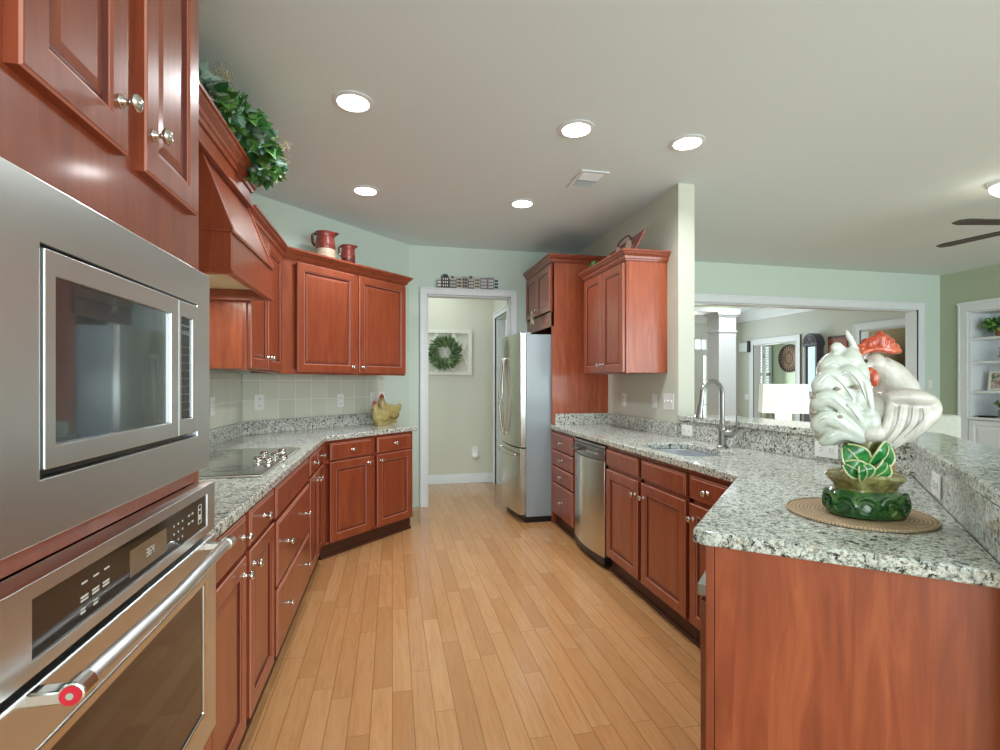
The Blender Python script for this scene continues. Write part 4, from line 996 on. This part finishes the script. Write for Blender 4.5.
# base: lower scrolled green mound
bm = bmesh.new(); lathe(bm, [(.094, 0), (.105, .006), (.108, .025), (.104, .050), (.088, .072), (.07, .080)], 36)
for v in bm.verts: v.co.y *= .8
o = obj('base_mound', bm, 'basegreen', ro, 0, True)
bm = bmesh.new()
for i in range(11):
    a = 2 * PI * i / 11 + .2; c = Vector((.097 * math.cos(a), .097 * .8 * math.sin(a), .036)); tn = Vector((-math.sin(a), math.cos(a) * .8, 0)).normalized(); up = Vector((0, 0, 1))
    pts = [c + (tn * math.cos(q) + up * math.sin(q)) * (.031 * (1 - q / 14)) + Vector((math.cos(a), math.sin(a), 0)) * (.004 + .001 * q) for q in [j * .55 for j in range(19)]]
    tube(bm, pts, [.0075 * (1 - j / 26) for j in range(19)], 6)
obj('scrollwork', bm, 'basegreen', o, 0, True)
# rock plateau
bm = bmesh.new(); lathe(bm, [(.084, .066), (.080, .078), (.084, .090), (.096, .104), (.104, .114), (.098, .122), (.06, .128), (.001, .130)], 40)
for v in bm.verts:
    v.co.y *= .78; a = math.atan2(v.co.y, v.co.x); v.co.x *= 1 + .04 * math.sin(5 * a); v.co.y *= 1 + .04 * math.sin(7 * a); v.co.z += .004 * math.sin(3 * a + 1)
obj('rock_plinth', bm, 'rockglaze', ro, 0, True)
# stump and leaves
bm = bmesh.new(); tube(bm, catmull([R(864, 478), R(863, 462), R(865, 445), R(869, 432)], 4), [.062, .060, .057, .054, .050, .048, .047, .047, .047, .047, .047, .048, .049], 16); ball(bm, R(850, 464), (.022, .03, .045), 2); ball(bm, R(851, 474, -.03), (.034, .02, .02), 2); ball(bm, R(847, 450), (.012, .02, .03), 2)
o = obj('stump', bm, 'rockglaze', ro, 0, True); remesh(o, .005, 4)
def leaf3(bm, a, b, w, out, bend=.02, n=10):
    a, b, out = Vector(a), Vector(b), Vector(out).normalized(); d = (b - a); s = d.cross(out).normalized(); Rr = []
    for i in range(n + 1):
        t_ = i / n; ww = w * math.sin(PI * (t_ * .88 + .06)) ** .8; c = a + d * t_ + out * bend * math.sin(PI * t_)
        Rr.append([bm.verts.new(c + s * ww * x + out * (z_ * w * .35)) for x, z_ in ((-1, 0), (-.55, .32), (0, -.05), (.55, .32), (1, 0), (.5, -.25), (0, -.4), (-.5, -.25))])
    for p, q in zip(Rr, Rr[1:]):
        for i in range(8): bm.faces.new((p[i], p[(i + 1) % 8], q[(i + 1) % 8], q[i]))
    bm.faces.new(Rr[0][::-1]); bm.faces.new(Rr[-1])
def leaf_mat():
    n = N('green_leaf_glaze_edged'); f = n.noise(n.obj(), 30, 4, .6); c = n.ramp(f, [(.3, srgb(16, 84, 38)), (.5, srgb(34, 124, 56)), (.72, srgb(84, 164, 84))])
    return n.fin(c, .12, 0, .6, .5)
M['leafglaze'] = leaf_mat(); M['leafedge'] = cer('cream_leaf_edge', [(.3, srgb(168, 188, 120)), (.6, srgb(222, 222, 176))], 40)
for a, b, w, out in ((R(866, 470, -.050), R(845, 446, -.055), .034, (-.5, -1, .1)), (R(866, 474, -.056), R(844, 463, -.060), .026, (-.4, -1, 0)), (R(868, 470, -.056), R(887, 443, -.055), .036, (.4, -1, .1)),
                     (R(870, 478, -.060), R(885, 460, -.062), .026, (.3, -1, 0)), (R(862, 482, -.056), R(861, 463, -.072), .024, (0, -1, .2))):
    bm = bmesh.new(); leaf3(bm, a, b, w, out); o = obj('leaf', bm, 'leafglaze', ro, 0, True)
    ov = Vector(out).normalized(); d_ = (b - a); s_ = d_.cross(ov).normalized(); bm = bmesh.new()
    for sg in (-1, 1): tube(bm, [a + d_ * q + ov * (.02 * math.sin(PI * q) + .001) + s_ * sg * w * math.sin(PI * (q * .88 + .06)) ** .8 for q in [j / 10 for j in range(11)]], .0028, 6)
    tube(bm, [a + d_ * q + ov * (.02 * math.sin(PI * q) + .002) for q in [j / 10 for j in range(10)]], .0018, 6)
    obj('leaf_edge', bm, 'leafedge', o, 0, True)
for q in range(5):
    bm = bmesh.new(); ball(bm, R(853 + 4.6 * (q % 3), 472 + 4 * (q // 3), -.066), .0085, 2); obj('berry', bm, 'basegreen', ro, 0, True)
bm = bmesh.new(); tube(bm, [R(891, 477, .0), R(891, 462, .0), R(890, 447, .005), R(886, 434, .01)], [.011, .009, .011, .017], 12); obj('leg', bm, 'legglaze', ro, 0, True)
bm = bmesh.new(); tube(bm, [R(878, 474, .03), R(878, 460, .03), R(876, 440, .03)], [.010, .008, .012], 12); obj('leg', bm, 'legglaze', ro, 0, True)
# body, neck and head as one surface
bm = bmesh.new()
ball(bm, R(880, 418, .03), (.082, .075, .075), 3); ball(bm, R(866, 432, .0), (.055, .055, .045), 3); ball(bm, R(897, 408, .04), (.062, .07, .075), 3)
tube(bm, catmull([R(893, 415, .05), R(896, 395, .055), R(890, 377, .055), R(878, 366, .05)], 4), [.080, .078, .074, .070, .066, .062, .058, .053, .049, .045, .041, .038, .036], 18)
ball(bm, R(873, 364, .045), (.035, .036, .034), 3); tube(bm, [R(866, 366, .03), R(858, 369, .02), R(853, 374, .015)], [.016, .010, .003], 10); tube(bm, [R(866, 372, .03), R(859, 374, .022)], [.010, .004], 8)
o = obj('body', bm, 'whiteglaze', ro, 0, True); remesh(o, .0042, 4)
bm = bmesh.new(); ball(bm, R(866, 361, .010), .0055, 2); obj('eye', bm, 'slot', ro, 0, True)
# comb
bm = bmesh.new()
tube(bm, catmull([R(858, 355, .03), R(868, 350, .035), R(882, 349, .045), R(896, 350, .055)], 4), [.010, .012, .014, .015, .016, .016, .016, .016, .015, .014, .013, .012, .010], 10, .6)
for (u, v, r) in ((859, 348, .013), (866, 343, .016), (872, 340, .014), (880, 336, .017), (886, 339, .015), (891, 342, .014), (896, 347, .013), (899, 351, .010), (870, 347, .016), (884, 345, .016)): tube(bm, [R(u * .6 + 878 * .4, 352, .04), R(u, v, .04 + (u - 870) * .0004)], [.012, r], 10, .7); ball(bm, R(u, v, .04 + (u - 870) * .0004), (r, r * .55, r), 2)
o = obj('comb', bm, 'comb', ro, 0, True); remesh(o, .0035, 2)
bm = bmesh.new(); ball(bm, R(874, 378, .0), (.013, .012, .026), 3); ball(bm, R(870, 372, .005), (.012, .010, .016), 2); o = obj('wattle', bm, 'comb', ro, 0, True); remesh(o, .003, 2)
# wing: overlapping feather rows on a curved lobe
bm = bmesh.new()
tube(bm, catmull([R(884, 398, -.02), R(905, 397, -.025), R(924, 400, -.02), R(935, 408, -.01)], 4), [.022, .028, .033, .036, .038, .038, .037, .036, .034, .031, .028, .025, .020], 14, .7)
wf = [((932, 402), (935, 412), (918, 434), .022), ((926, 400), (926, 420), (905, 443), .024), ((916, 399), (913, 424), (893, 449), .024), ((904, 398), (900, 425), (883, 453), .024), ((894, 400), (888, 425), (876, 450), .020)]
for a, b, c, w in wf: tube(bm, catmull([R(*a, -.03), R(*b, -.045), R(*c, -.035)], 6), [w * (1 - .02 * i) for i in range(9)] + [w * .75, w * .62, w * .45, w * .22], 14, .5, up=(0, 1, 0))
o = obj('wing', bm, 'whiteglaze', ro, 0, True); remesh(o, .004, 2)
bm = bmesh.new()
for a, b, c, w in wf[1:4]: tube(bm, catmull([R(a[0] - 3, a[1] + 8, -.052), R(b[0] - 3, b[1], -.060), R(c[0], c[1] - 6, -.05)], 5), .003, 6)
obj('wing_ridges', bm, 'whiteglaze', o, 0, True)
# tail: nested curling plumes sweeping up and over to the left, toward the camera
PL = [([(868, 430), (866, 402), (854, 378), (840, 364), (829, 366), (821, 376)], -.012, .026),
      ([(870, 432), (868, 408), (862, 388), (852, 374), (843, 376), (838, 386)], -.035, .024),
      ([(870, 434), (870, 414), (868, 396), (864, 382), (859, 380), (857, 385)], -.040, .018),
      ([(868, 436), (858, 408), (846, 388), (832, 376), (821, 384), (815, 394)], -.025, .026),
      ([(866, 438), (854, 418), (840, 404), (828, 398), (819, 402), (814, 410)], -.038, .024),
      ([(868, 440), (862, 424), (854, 412), (848, 406), (843, 408), (840, 414)], -.045, .020),
      ([(866, 441), (852, 430), (838, 421), (827, 418), (819, 423), (817, 432)], -.045, .024),
      ([(866, 442), (856, 438), (844, 434), (834, 436), (826, 441), (822, 446)], -.038, .020),
      ([(866, 430), (862, 398), (854, 372), (844, 356), (837, 349), (831, 346)], .02, .021),
      ([(866, 420), (865, 392), (861, 370), (857, 353), (851, 340), (845, 329)], .012, .0105)]
bm = bmesh.new()
def plume(d0, j): return d0 * (.3 + .7 * math.sin(PI * min(1, (j + 1) / 6)))
for i, (pl, d0, w) in enumerate(PL):
    pts = catmull([R(u, v, plume(d0, j)) for j, (u, v) in enumerate(pl)], 5); m_ = len(pts) - 1
    rad = [w * (.6 + .4 * math.sin(PI * min(1, j / m_ * 1.05) * .62)) * (1 if j < m_ * .82 else max(.15, 1 - ((j / m_ - .82) / .18) ** 2 * .85)) for j in range(m_ + 1)]
    tube(bm, pts, rad, 16, .5, up=(0, 1, 0))
for (u_, v_, d_, r_) in ((862, 422, .0, (.048, .05, .055)), (846, 408, .012, (.074, .046, .078)), (848, 380, .02, (.058, .036, .078)), (842, 428, .006, (.058, .040, .045)), (832, 398, .012, (.062, .036, .070)), (834, 372, .022, (.050, .032, .060)), (832, 434, .01, (.044, .034, .034)), (856, 378, .006, (.036, .032, .062)), (850, 362, .010, (.036, .028, .042)), (824, 410, .004, (.040, .034, .070)), (830, 388, -.004, (.046, .034, .060)), (828, 430, -.004, (.036, .034, .046)), (858, 398, -.012, (.038, .034, .060))): ball(bm, R(u_, v_, d_), r_, 3)
o = obj('tail', bm, 'tailglaze', ro, 0, True); remesh(o, .0042, 2)
bm = bmesh.new()
for i, (pl, d0, w) in enumerate(PL[:-1]):
    for off in (-.5, .0, .5):
        pts = [p for p in catmull([R(u + off * w * 140, v + off * w * 200, plume(d0, j) - w * .50 * (1 - abs(off) * .35)) for j, (u, v) in enumerate(pl)], 5)][7:-5]
        tube(bm, pts, .0016, 5)
obj('feather_ridges', bm, 'tailglaze', o, 0, True)
M['tipgrey'] = plain('grey_feather_tip', srgb(148, 138, 124), .35)
for u, v, d in ((820, 377, -.014), (837, 389, -.038), (856, 387, -.046), (814, 397, -.026), (839, 417, -.050), (813, 412, -.03)):
    bm = bmesh.new(); ball(bm, R(u, v, d), (.011, .008, .006), 2); obj('feather_tip', bm, 'tipgrey', ro, 0, True)
# ================================================================ family room built-in bookcase (faces -x)
BY1, BY0, BT = 5.03, 3.45, 2.31
t = thing('built_in_bookcase', 'white built-in bookcase with open shelves over panelled doors at far right', 'bookcase', (XE, 4.93, 0), Rz)
bw = 4.93 - 3.55
bx('cabinet_body', 'white', t, (0, .02, .0, .34, .102, 2.205), (bw - .02, bw, 0, .34, .102, 2.205), (.02, bw - .02, .32, .34, .102, 2.205), (.02, bw - .02, 0, .32, 2.185, 2.205), (.02, bw - .02, 0, .32, .102, .12))
bx('casing', 'white', t, (-.105, 0, -.024, -.001, 0, 2.31), (bw, bw + .105, -.024, -.001, 0, 2.31), (0, bw, -.024, -.001, 2.205, 2.31), (-.12, bw + .12, -.034, -.001, 2.30, 2.33), (-.105, -.085, -.034, -.001, 0, 2.30), (bw + .085, bw + .105, -.034, -.001, 0, 2.30), bev=.003)
bx('counter', 'white', t, .0, bw, -.045, .32, .838, .868, bev=.004)
for z in (1.185, 1.555, 1.855): bx('shelf', 'white', t, .02, bw - .02, .01, .32, z - .015, z + .015)
for i in range(3):
    a = .01 + i * (bw - .02) / 3; b = a + (bw - .02) / 3 - .008
    o = front('door', t, a, b, .12, .832, y=-.022, prof=[(0, .003), (.003, 0), (.06, 0), (.07, .008), (.085, .008), (.11, .002)]); o.data.materials[0] = M['white']; o.data.materials[1] = M['white']; o.data.materials[2] = M['white']
    for kk in o.children: bpy.data.objects.remove(kk)
def bl(xl, z): return (XE + .15, 4.93 - xl, z)
M['terracotta'] = plain('terracotta', srgb(150, 96, 66), .7)
M['pot_grey'] = plain('grey_stoneware', srgb(118, 124, 128), .5)
M['iron'] = plain('dark_iron', srgb(46, 44, 44), .5, .4)
t = thing('potted_plant', 'trailing green plant in a terracotta pot on the top bookcase shelf', 'plant', bl(.25, 1.871))
bm = bmesh.new(); lathe(bm, [(.045, 0), (.06, .09), (.066, .092), (.066, .11), (.05, .108), (.001, .09)], 20); obj('pot', bm, 'terracotta', t, 0, True)
bm = bmesh.new()
for i in range(150): v = rv(rnd); leafmesh(bm, (v.x * .09, v.y * .14, .15 + v.z * .05), v + Vector((0, 0, .1)), rv(rnd), .06, .04, i % 2)
obj('leaves', bm, 'ivy', t)
t = thing('wire_sculpture', 'dark metal geometric star sculpture on the second bookcase shelf', 'sculpture', bl(.34, 1.572))
bm = bmesh.new(); ico = bmesh.new(); bmesh.ops.create_icosphere(ico, subdivisions=1, radius=.10)
cc_ = Vector((0, 0, .09))
for e_ in ico.edges: tube(bm, [e_.verts[0].co + cc_, e_.verts[1].co + cc_], .004, 6)
for v in ico.verts: tube(bm, [cc_, v.co * 1.25 + cc_ if v.co.z > -.05 else v.co + cc_], .003, 6)
mnz = min(v.co.z for v in bm.verts)
for v in bm.verts: v.co.z -= mnz
ico.free(); obj('wire_star', bm, 'iron', t)
t = thing('framed_picture', 'white framed picture leaning on the third bookcase shelf', 'picture', bl(.30, 1.202), Rz)
rt_ = Matrix.Rotation(-.12, 4, 'X')
bm = frame_bm(-.19, .19, 0, .25, -.165, .165, .03, .22, -.01, .01)
for v in bm.verts: v.co = rt_ @ v.co
obj('frame', bm, 'oldwhite', t, .002)
n = N('floral_print'); f = n.noise(n.obj(), 16, 3, .6, 1); M['print'] = n.fin(n.ramp(f, [(.38, srgb(96, 110, 84)), (.48, srgb(206, 200, 190)), (.58, srgb(170, 96, 92)), (.7, srgb(60, 52, 52))]), .5)
bm = bmesh.new(); box(bm, -.165, .165, 0, .006, .03, .22)
for v in bm.verts: v.co = rt_ @ v.co
obj('artwork', bm, 'print', t)
t = thing('succulent_pot', 'round grey pot with a green succulent on the bookcase counter', 'plant', (XE + .1, 4.93 - .36, .869))
bm = bmesh.new(); lathe(bm, [(.05, 0), (.09, .03), (.10, .08), (.085, .11), (.078, .108), (.001, .10)], 24); obj('pot', bm, 'pot_grey', t, 0, True)
bm = bmesh.new()
for i in range(90): v = rv(rnd); v.z = abs(v.z); leafmesh(bm, (v.x * .08, v.y * .10, .115 + v.z * .07), v + Vector((0, 0, .4)), rv(rnd), .05, .03)
obj('leaves', bm, 'wreathleaf', t)
t = thing('serving_tray', 'thin dark metal tray lying on the bookcase counter', 'tray', (XE + .07, 4.93 - .16, .869))
bm = bmesh.new(); lathe(bm, [(.001, 0), (.085, 0), (.10, .018), (.094, .018), (.08, .006), (.001, .006)], 28)
obj('tray_dish', bm, 'iron', t, 0, True)

# ================================================================ ceiling fan (hub just outside the frame on the right)
t = thing('ceiling_fan', 'ceiling fan with thin dark blades at the right edge', 'ceiling fan', (4.60, 2.65, CZ))
bm = bmesh.new(); lathe(bm, [(.02, -.002), (.075, -.002), (.07, -.05), (.03, -.075), (.014, -.08), (.014, -.17), (.05, -.18), (.115, -.20), (.13, -.24), (.11, -.29), (.06, -.31), (.001, -.315)], 28, cap=False); obj('motor_housing', bm, 'white', t, 0, True)
M['blade'] = plain('dark_walnut_blade', srgb(66, 58, 52), .45)
for i in range(5):
    a = math.radians(97 + 72 * i); bm = bmesh.new()
    pl = [(.12, -.03), (.30, -.05), (.62, -.055), (.68, -.03), (.68, .03), (.62, .055), (.30, .05), (.12, .03)]
    prism(bm, pl, -.004, .004)
    for v in bm.verts: v.co = Matrix.Rotation(a, 4, 'Z') @ (Matrix.Rotation(.06, 4, 'X') @ v.co) + Vector((0, 0, -.285))
    obj('blade', bm, 'blade', t, .001)

t = thing('dome_light', 'lit white dome ceiling light at the right edge above the fan blades', 'ceiling light', (4.294, 2.685, CZ))
bm = bmesh.new(); lathe(bm, [(.12, -.001), (.125, -.02), (.11, -.03)], 28, cap=False); obj('mount_ring', bm, 'white', t, 0, True)
M['dome'] = emis('warm_dome_glass', (1, .9, .74), 1.6)
bm = bmesh.new(); lathe(bm, [(.112, -.028), (.105, -.06), (.07, -.09), (.001, -.10)], 28, cap=False); obj('glass_dome', bm, 'dome', t, 0, True)
l = bpy.data.lights.new('dome_glow', 'POINT'); l.energy = 2; l.color = (1, .88, .7); l.shadow_soft_size = .1
o = bpy.data.objects.new('dome_glow', l); COL.objects.link(o); o.location = (4.294, 2.685, CZ - .17)
# ================================================================ things seen through the opening
t = thing('table_lamp', 'lit table lamp with wide rectangular white shade beyond the sink ledge', 'lamp', (3.50, 3.90, .905), -PSI - .35)
M['shade'] = N('lit_shade').fin((.9, .89, .84, 1), .8, Emission_Color=(1, .97, .88, 1), Emission_Strength=.22)
bm = bmesh.new(); a = .19; tp = .178; zz = (.125, .385)
pr = [(a, .13, zz[0]), (tp, .12, zz[1])]
lo = [bm.verts.new((sx * a, sy * .13, zz[0])) for sx, sy in ((-1, -1), (1, -1), (1, 1), (-1, 1))]; hi = [bm.verts.new((sx * tp, sy * .12, zz[1])) for sx, sy in ((-1, -1), (1, -1), (1, 1), (-1, 1))]
for i in range(4): bm.faces.new((lo[i], lo[(i + 1) % 4], hi[(i + 1) % 4], hi[i]))
o = obj('lamp_shade', bm, 'shade', t); m_ = o.modifiers.new('s', 'SOLIDIFY'); m_.thickness = .003
bx('lamp_base', 'white', t, (-.075, .075, -.06, .06, 0, .035), (-.06, .06, -.05, .05, .035, .12), bev=.006)
bm = bmesh.new(); tube(bm, [(0, 0, .12), (0, 0, .28)], .008, 10); obj('stem', bm, 'nickel', t, 0, True)
bm = bmesh.new(); ball(bm, (0, 0, .27), (.03, .03, .045), 2); obj('bulb', bm, 'lamp', t, 0, True)
l = bpy.data.lights.new('lamp_glow', 'POINT'); l.energy = 2.2; l.color = (1, .95, .85); l.shadow_soft_size = .05
o = bpy.data.objects.new('lamp_glow', l); COL.objects.link(o); o.location = (3.50, 3.90, 1.25)
t = thing('console_table', 'white narrow console table carrying the lit lamp', 'table', (3.42, 3.90, 0), -PSI - .35)
bx('tabletop', 'white', t, -.32, .42, -.16, .16, .87, .904, bev=.004)
for sx in (-.28, .38):
    for sy in (-.13, .13): bx('leg', 'white', t, sx - .025, sx + .025, sy - .025, sy + .025, 0, .87)
bx('apron', 'white', t, (-.255, .355, -.14, -.12, .78, .87), (-.255, .355, .12, .14, .78, .87))
M['candle'] = plain('grey_glass_dish', srgb(120, 126, 122), .2)
t = thing('small_dish', 'small grey dish on the console right of the lamp', 'dish', (3.70, 3.74, .905))
bm = bmesh.new(); lathe(bm, [(.03, 0), (.07, .02), (.09, .045), (.085, .045), (.03, .012), (.001, .012)], 20); obj('bowl', bm, 'candle', t, 0, True)
# tall clock
t = thing('grandfather_clock', 'tall dark carved clock case with arched bonnet against the foyer wall', 'clock', (XE - .01, 7.40, 0), Rz)
M['ebony'] = plain('dark_grey_carved_wood', srgb(74, 72, 80), .45, var=.2)
bx('trunk', 'ebony', t, (.0, .36, -.16, -.0, 0, 1.1), (.0, .05, -.14, 0, 1.1, 1.95), (.31, .36, -.14, 0, 1.1, 1.95), (.05, .31, -.05, 0, 1.1, 1.95), (-.03, .39, -.19, 0, 1.06, 1.12), bev=.004)
bx('glass', 'glass_mw', t, .05, .31, -.12, -.115, 1.14, 1.92)
bm = bmesh.new()
for i in range(7): box(bm, .11, .25, -.112, -.09, 1.20 + i * .10, 1.255 + i * .10)
obj('reflected_shutter_bars', bm, 'oldwhite', t)  # pale bars stand in for shutters reflected in the clock glass
bm = bmesh.new(); arch = [(-.03, 1.93), (.39, 1.93), (.40, 1.99)] + [(.18 + .20 * math.cos(q), 1.98 + .17 * math.sin(q)) for q in [PI * j / 12 for j in range(13)]] + [(-.04, 1.99)]
A = [bm.verts.new((x, -.17, z)) for x, z in arch]; B = [bm.verts.new((x, 0, z)) for x, z in arch]
bm.faces.new(A); bm.faces.new(B[::-1])
for i in range(len(arch)): bm.faces.new((A[i], A[(i + 1) % len(arch)], B[(i + 1) % len(arch)], B[i]))
o = obj('bonnet', bm, 'ebony', t, .004)
bm = bmesh.new()
for r_ in (.155, .11): tube(bm, [(.18 + r_ * math.cos(q), -.175, 1.975 + r_ * math.sin(q)) for q in [PI * j / 14 for j in range(15)]], .008, 6, up=(0, 1, 0))
for dx_ in (-1, 1): tube(bm, [(.18, -.175, 1.975), (.18 + dx_ * .09, -.175, 2.06)], .008, 6)
obj('carving', bm, 'pot_grey', o, 0, True)
t = thing('wooden_wall_panel', 'reddish brown wooden picture panel right of the tall clock', 'picture', (XE - .001, 6.98, 1.55), Rz)
bx('panel', 'cherry', t, -.02, .34, -.03, 0, -.45, .52, bev=.004); bx('panel_border', 'cherry_dark', t, (-.02, .34, -.034, -.03, .48, .52), (-.02, .34, -.034, -.03, -.45, -.41))
bpy.data.objects['grandfather_clock'].scale = (.72, 1, 1); bpy.data.objects['grandfather_clock'].location.y = 7.36
# study: carved medallion + open door leaf
t = thing('carved_medallion', 'round brown carved medallion on the green study wall', 'wall decoration', (9.098, 9.93, 1.865), Rz)
M['carved'] = plain('carved_brown_wood', srgb(128, 104, 84), .7, var=.2); M['carved_dark'] = plain('carved_dark_wood', srgb(54, 40, 34), .7)
bm = bmesh.new(); lathe(bm, [(.001, .002), (.33, .002), (.33, .028), (.30, .034), (.29, .02), (.001, .02)], 40, 'y', cap=False); obj('back_disc', bm, 'carved_dark', t, 0, True)
for k_ in range(24):
    a = 2 * PI * k_ / 24; bm = bmesh.new(); tube(bm, [(.12 * math.cos(a), -.025, .12 * math.sin(a)), (.20 * math.cos(a), -.030, .20 * math.sin(a)), (.285 * math.cos(a), -.025, .285 * math.sin(a))], [.010, .022, .014], 6); obj('petal', bm, 'carved', t)
bm = bmesh.new()
for r_ in (.04, .085): lathe(bm, [(r_ - .014, .02), (r_ - .008, .034), (r_ + .008, .034), (r_ + .014, .02)], 24, 'y', cap=False)
obj('centre_rings', bm, 'carved', t)
t = thing('study_door', 'white panelled door leaf standing open in the study doorway', 'door', (XE + .16, 8.75, 0), math.radians(47)); t['kind'] = 'structure'
bx('door_panel', 'white', t, 0, .80, -.035, 0, .01, 2.04, bev=.003)
for z in (.25, 1.05, 1.85): bx('hinge', 'iron', t, -.006, .02, -.045, -.0355, z - .05, z + .05)
t = thing('lattice_cabinet', 'dark lattice-front cabinet in the tan room behind the rooster comb', 'cabinet', (8.6, 6.85, 0), math.radians(-60))
t.location = (8.3, 6.5, 0)
bx('case', 'ebony', t, 0, .9, 0, .35, 0, 1.98)
bm = bmesh.new()
for i in range(9): box(bm, .04 + i * .1, .055 + i * .1, -.014, -.002, .1, 1.9)
for i in range(18): box(bm, .03, .87, -.018, -.014, .12 + i * .1, .13 + i * .1)
obj('lattice', bm, 'carved', t)
t = thing('armchair_back', 'pale upholstered chair back just visible beyond the bar corner', 'chair', (4.97, 3.90, 0), -PSI - .5)
M['uph'] = plain('pale_upholstery', srgb(214, 218, 206), .9)
bm = bmesh.new(); box(bm, -.35, .35, -.1, .1, .35, 1.0); box(bm, -.35, .35, -.75, -.1, .2, .47); box(bm, -.42, -.3, -.75, .05, .2, .65); box(bm, .3, .42, -.75, .05, .2, .65); obj('upholstery', bm, 'uph', t, .04, True, seg=4)
bx('legs', 'ebony', t, (-.35, -.3, -.7, -.65, 0, .2), (.3, .35, -.7, -.65, 0, .2), (-.35, -.3, .0, .05, 0, .34), (.3, .35, .0, .05, 0, .34))
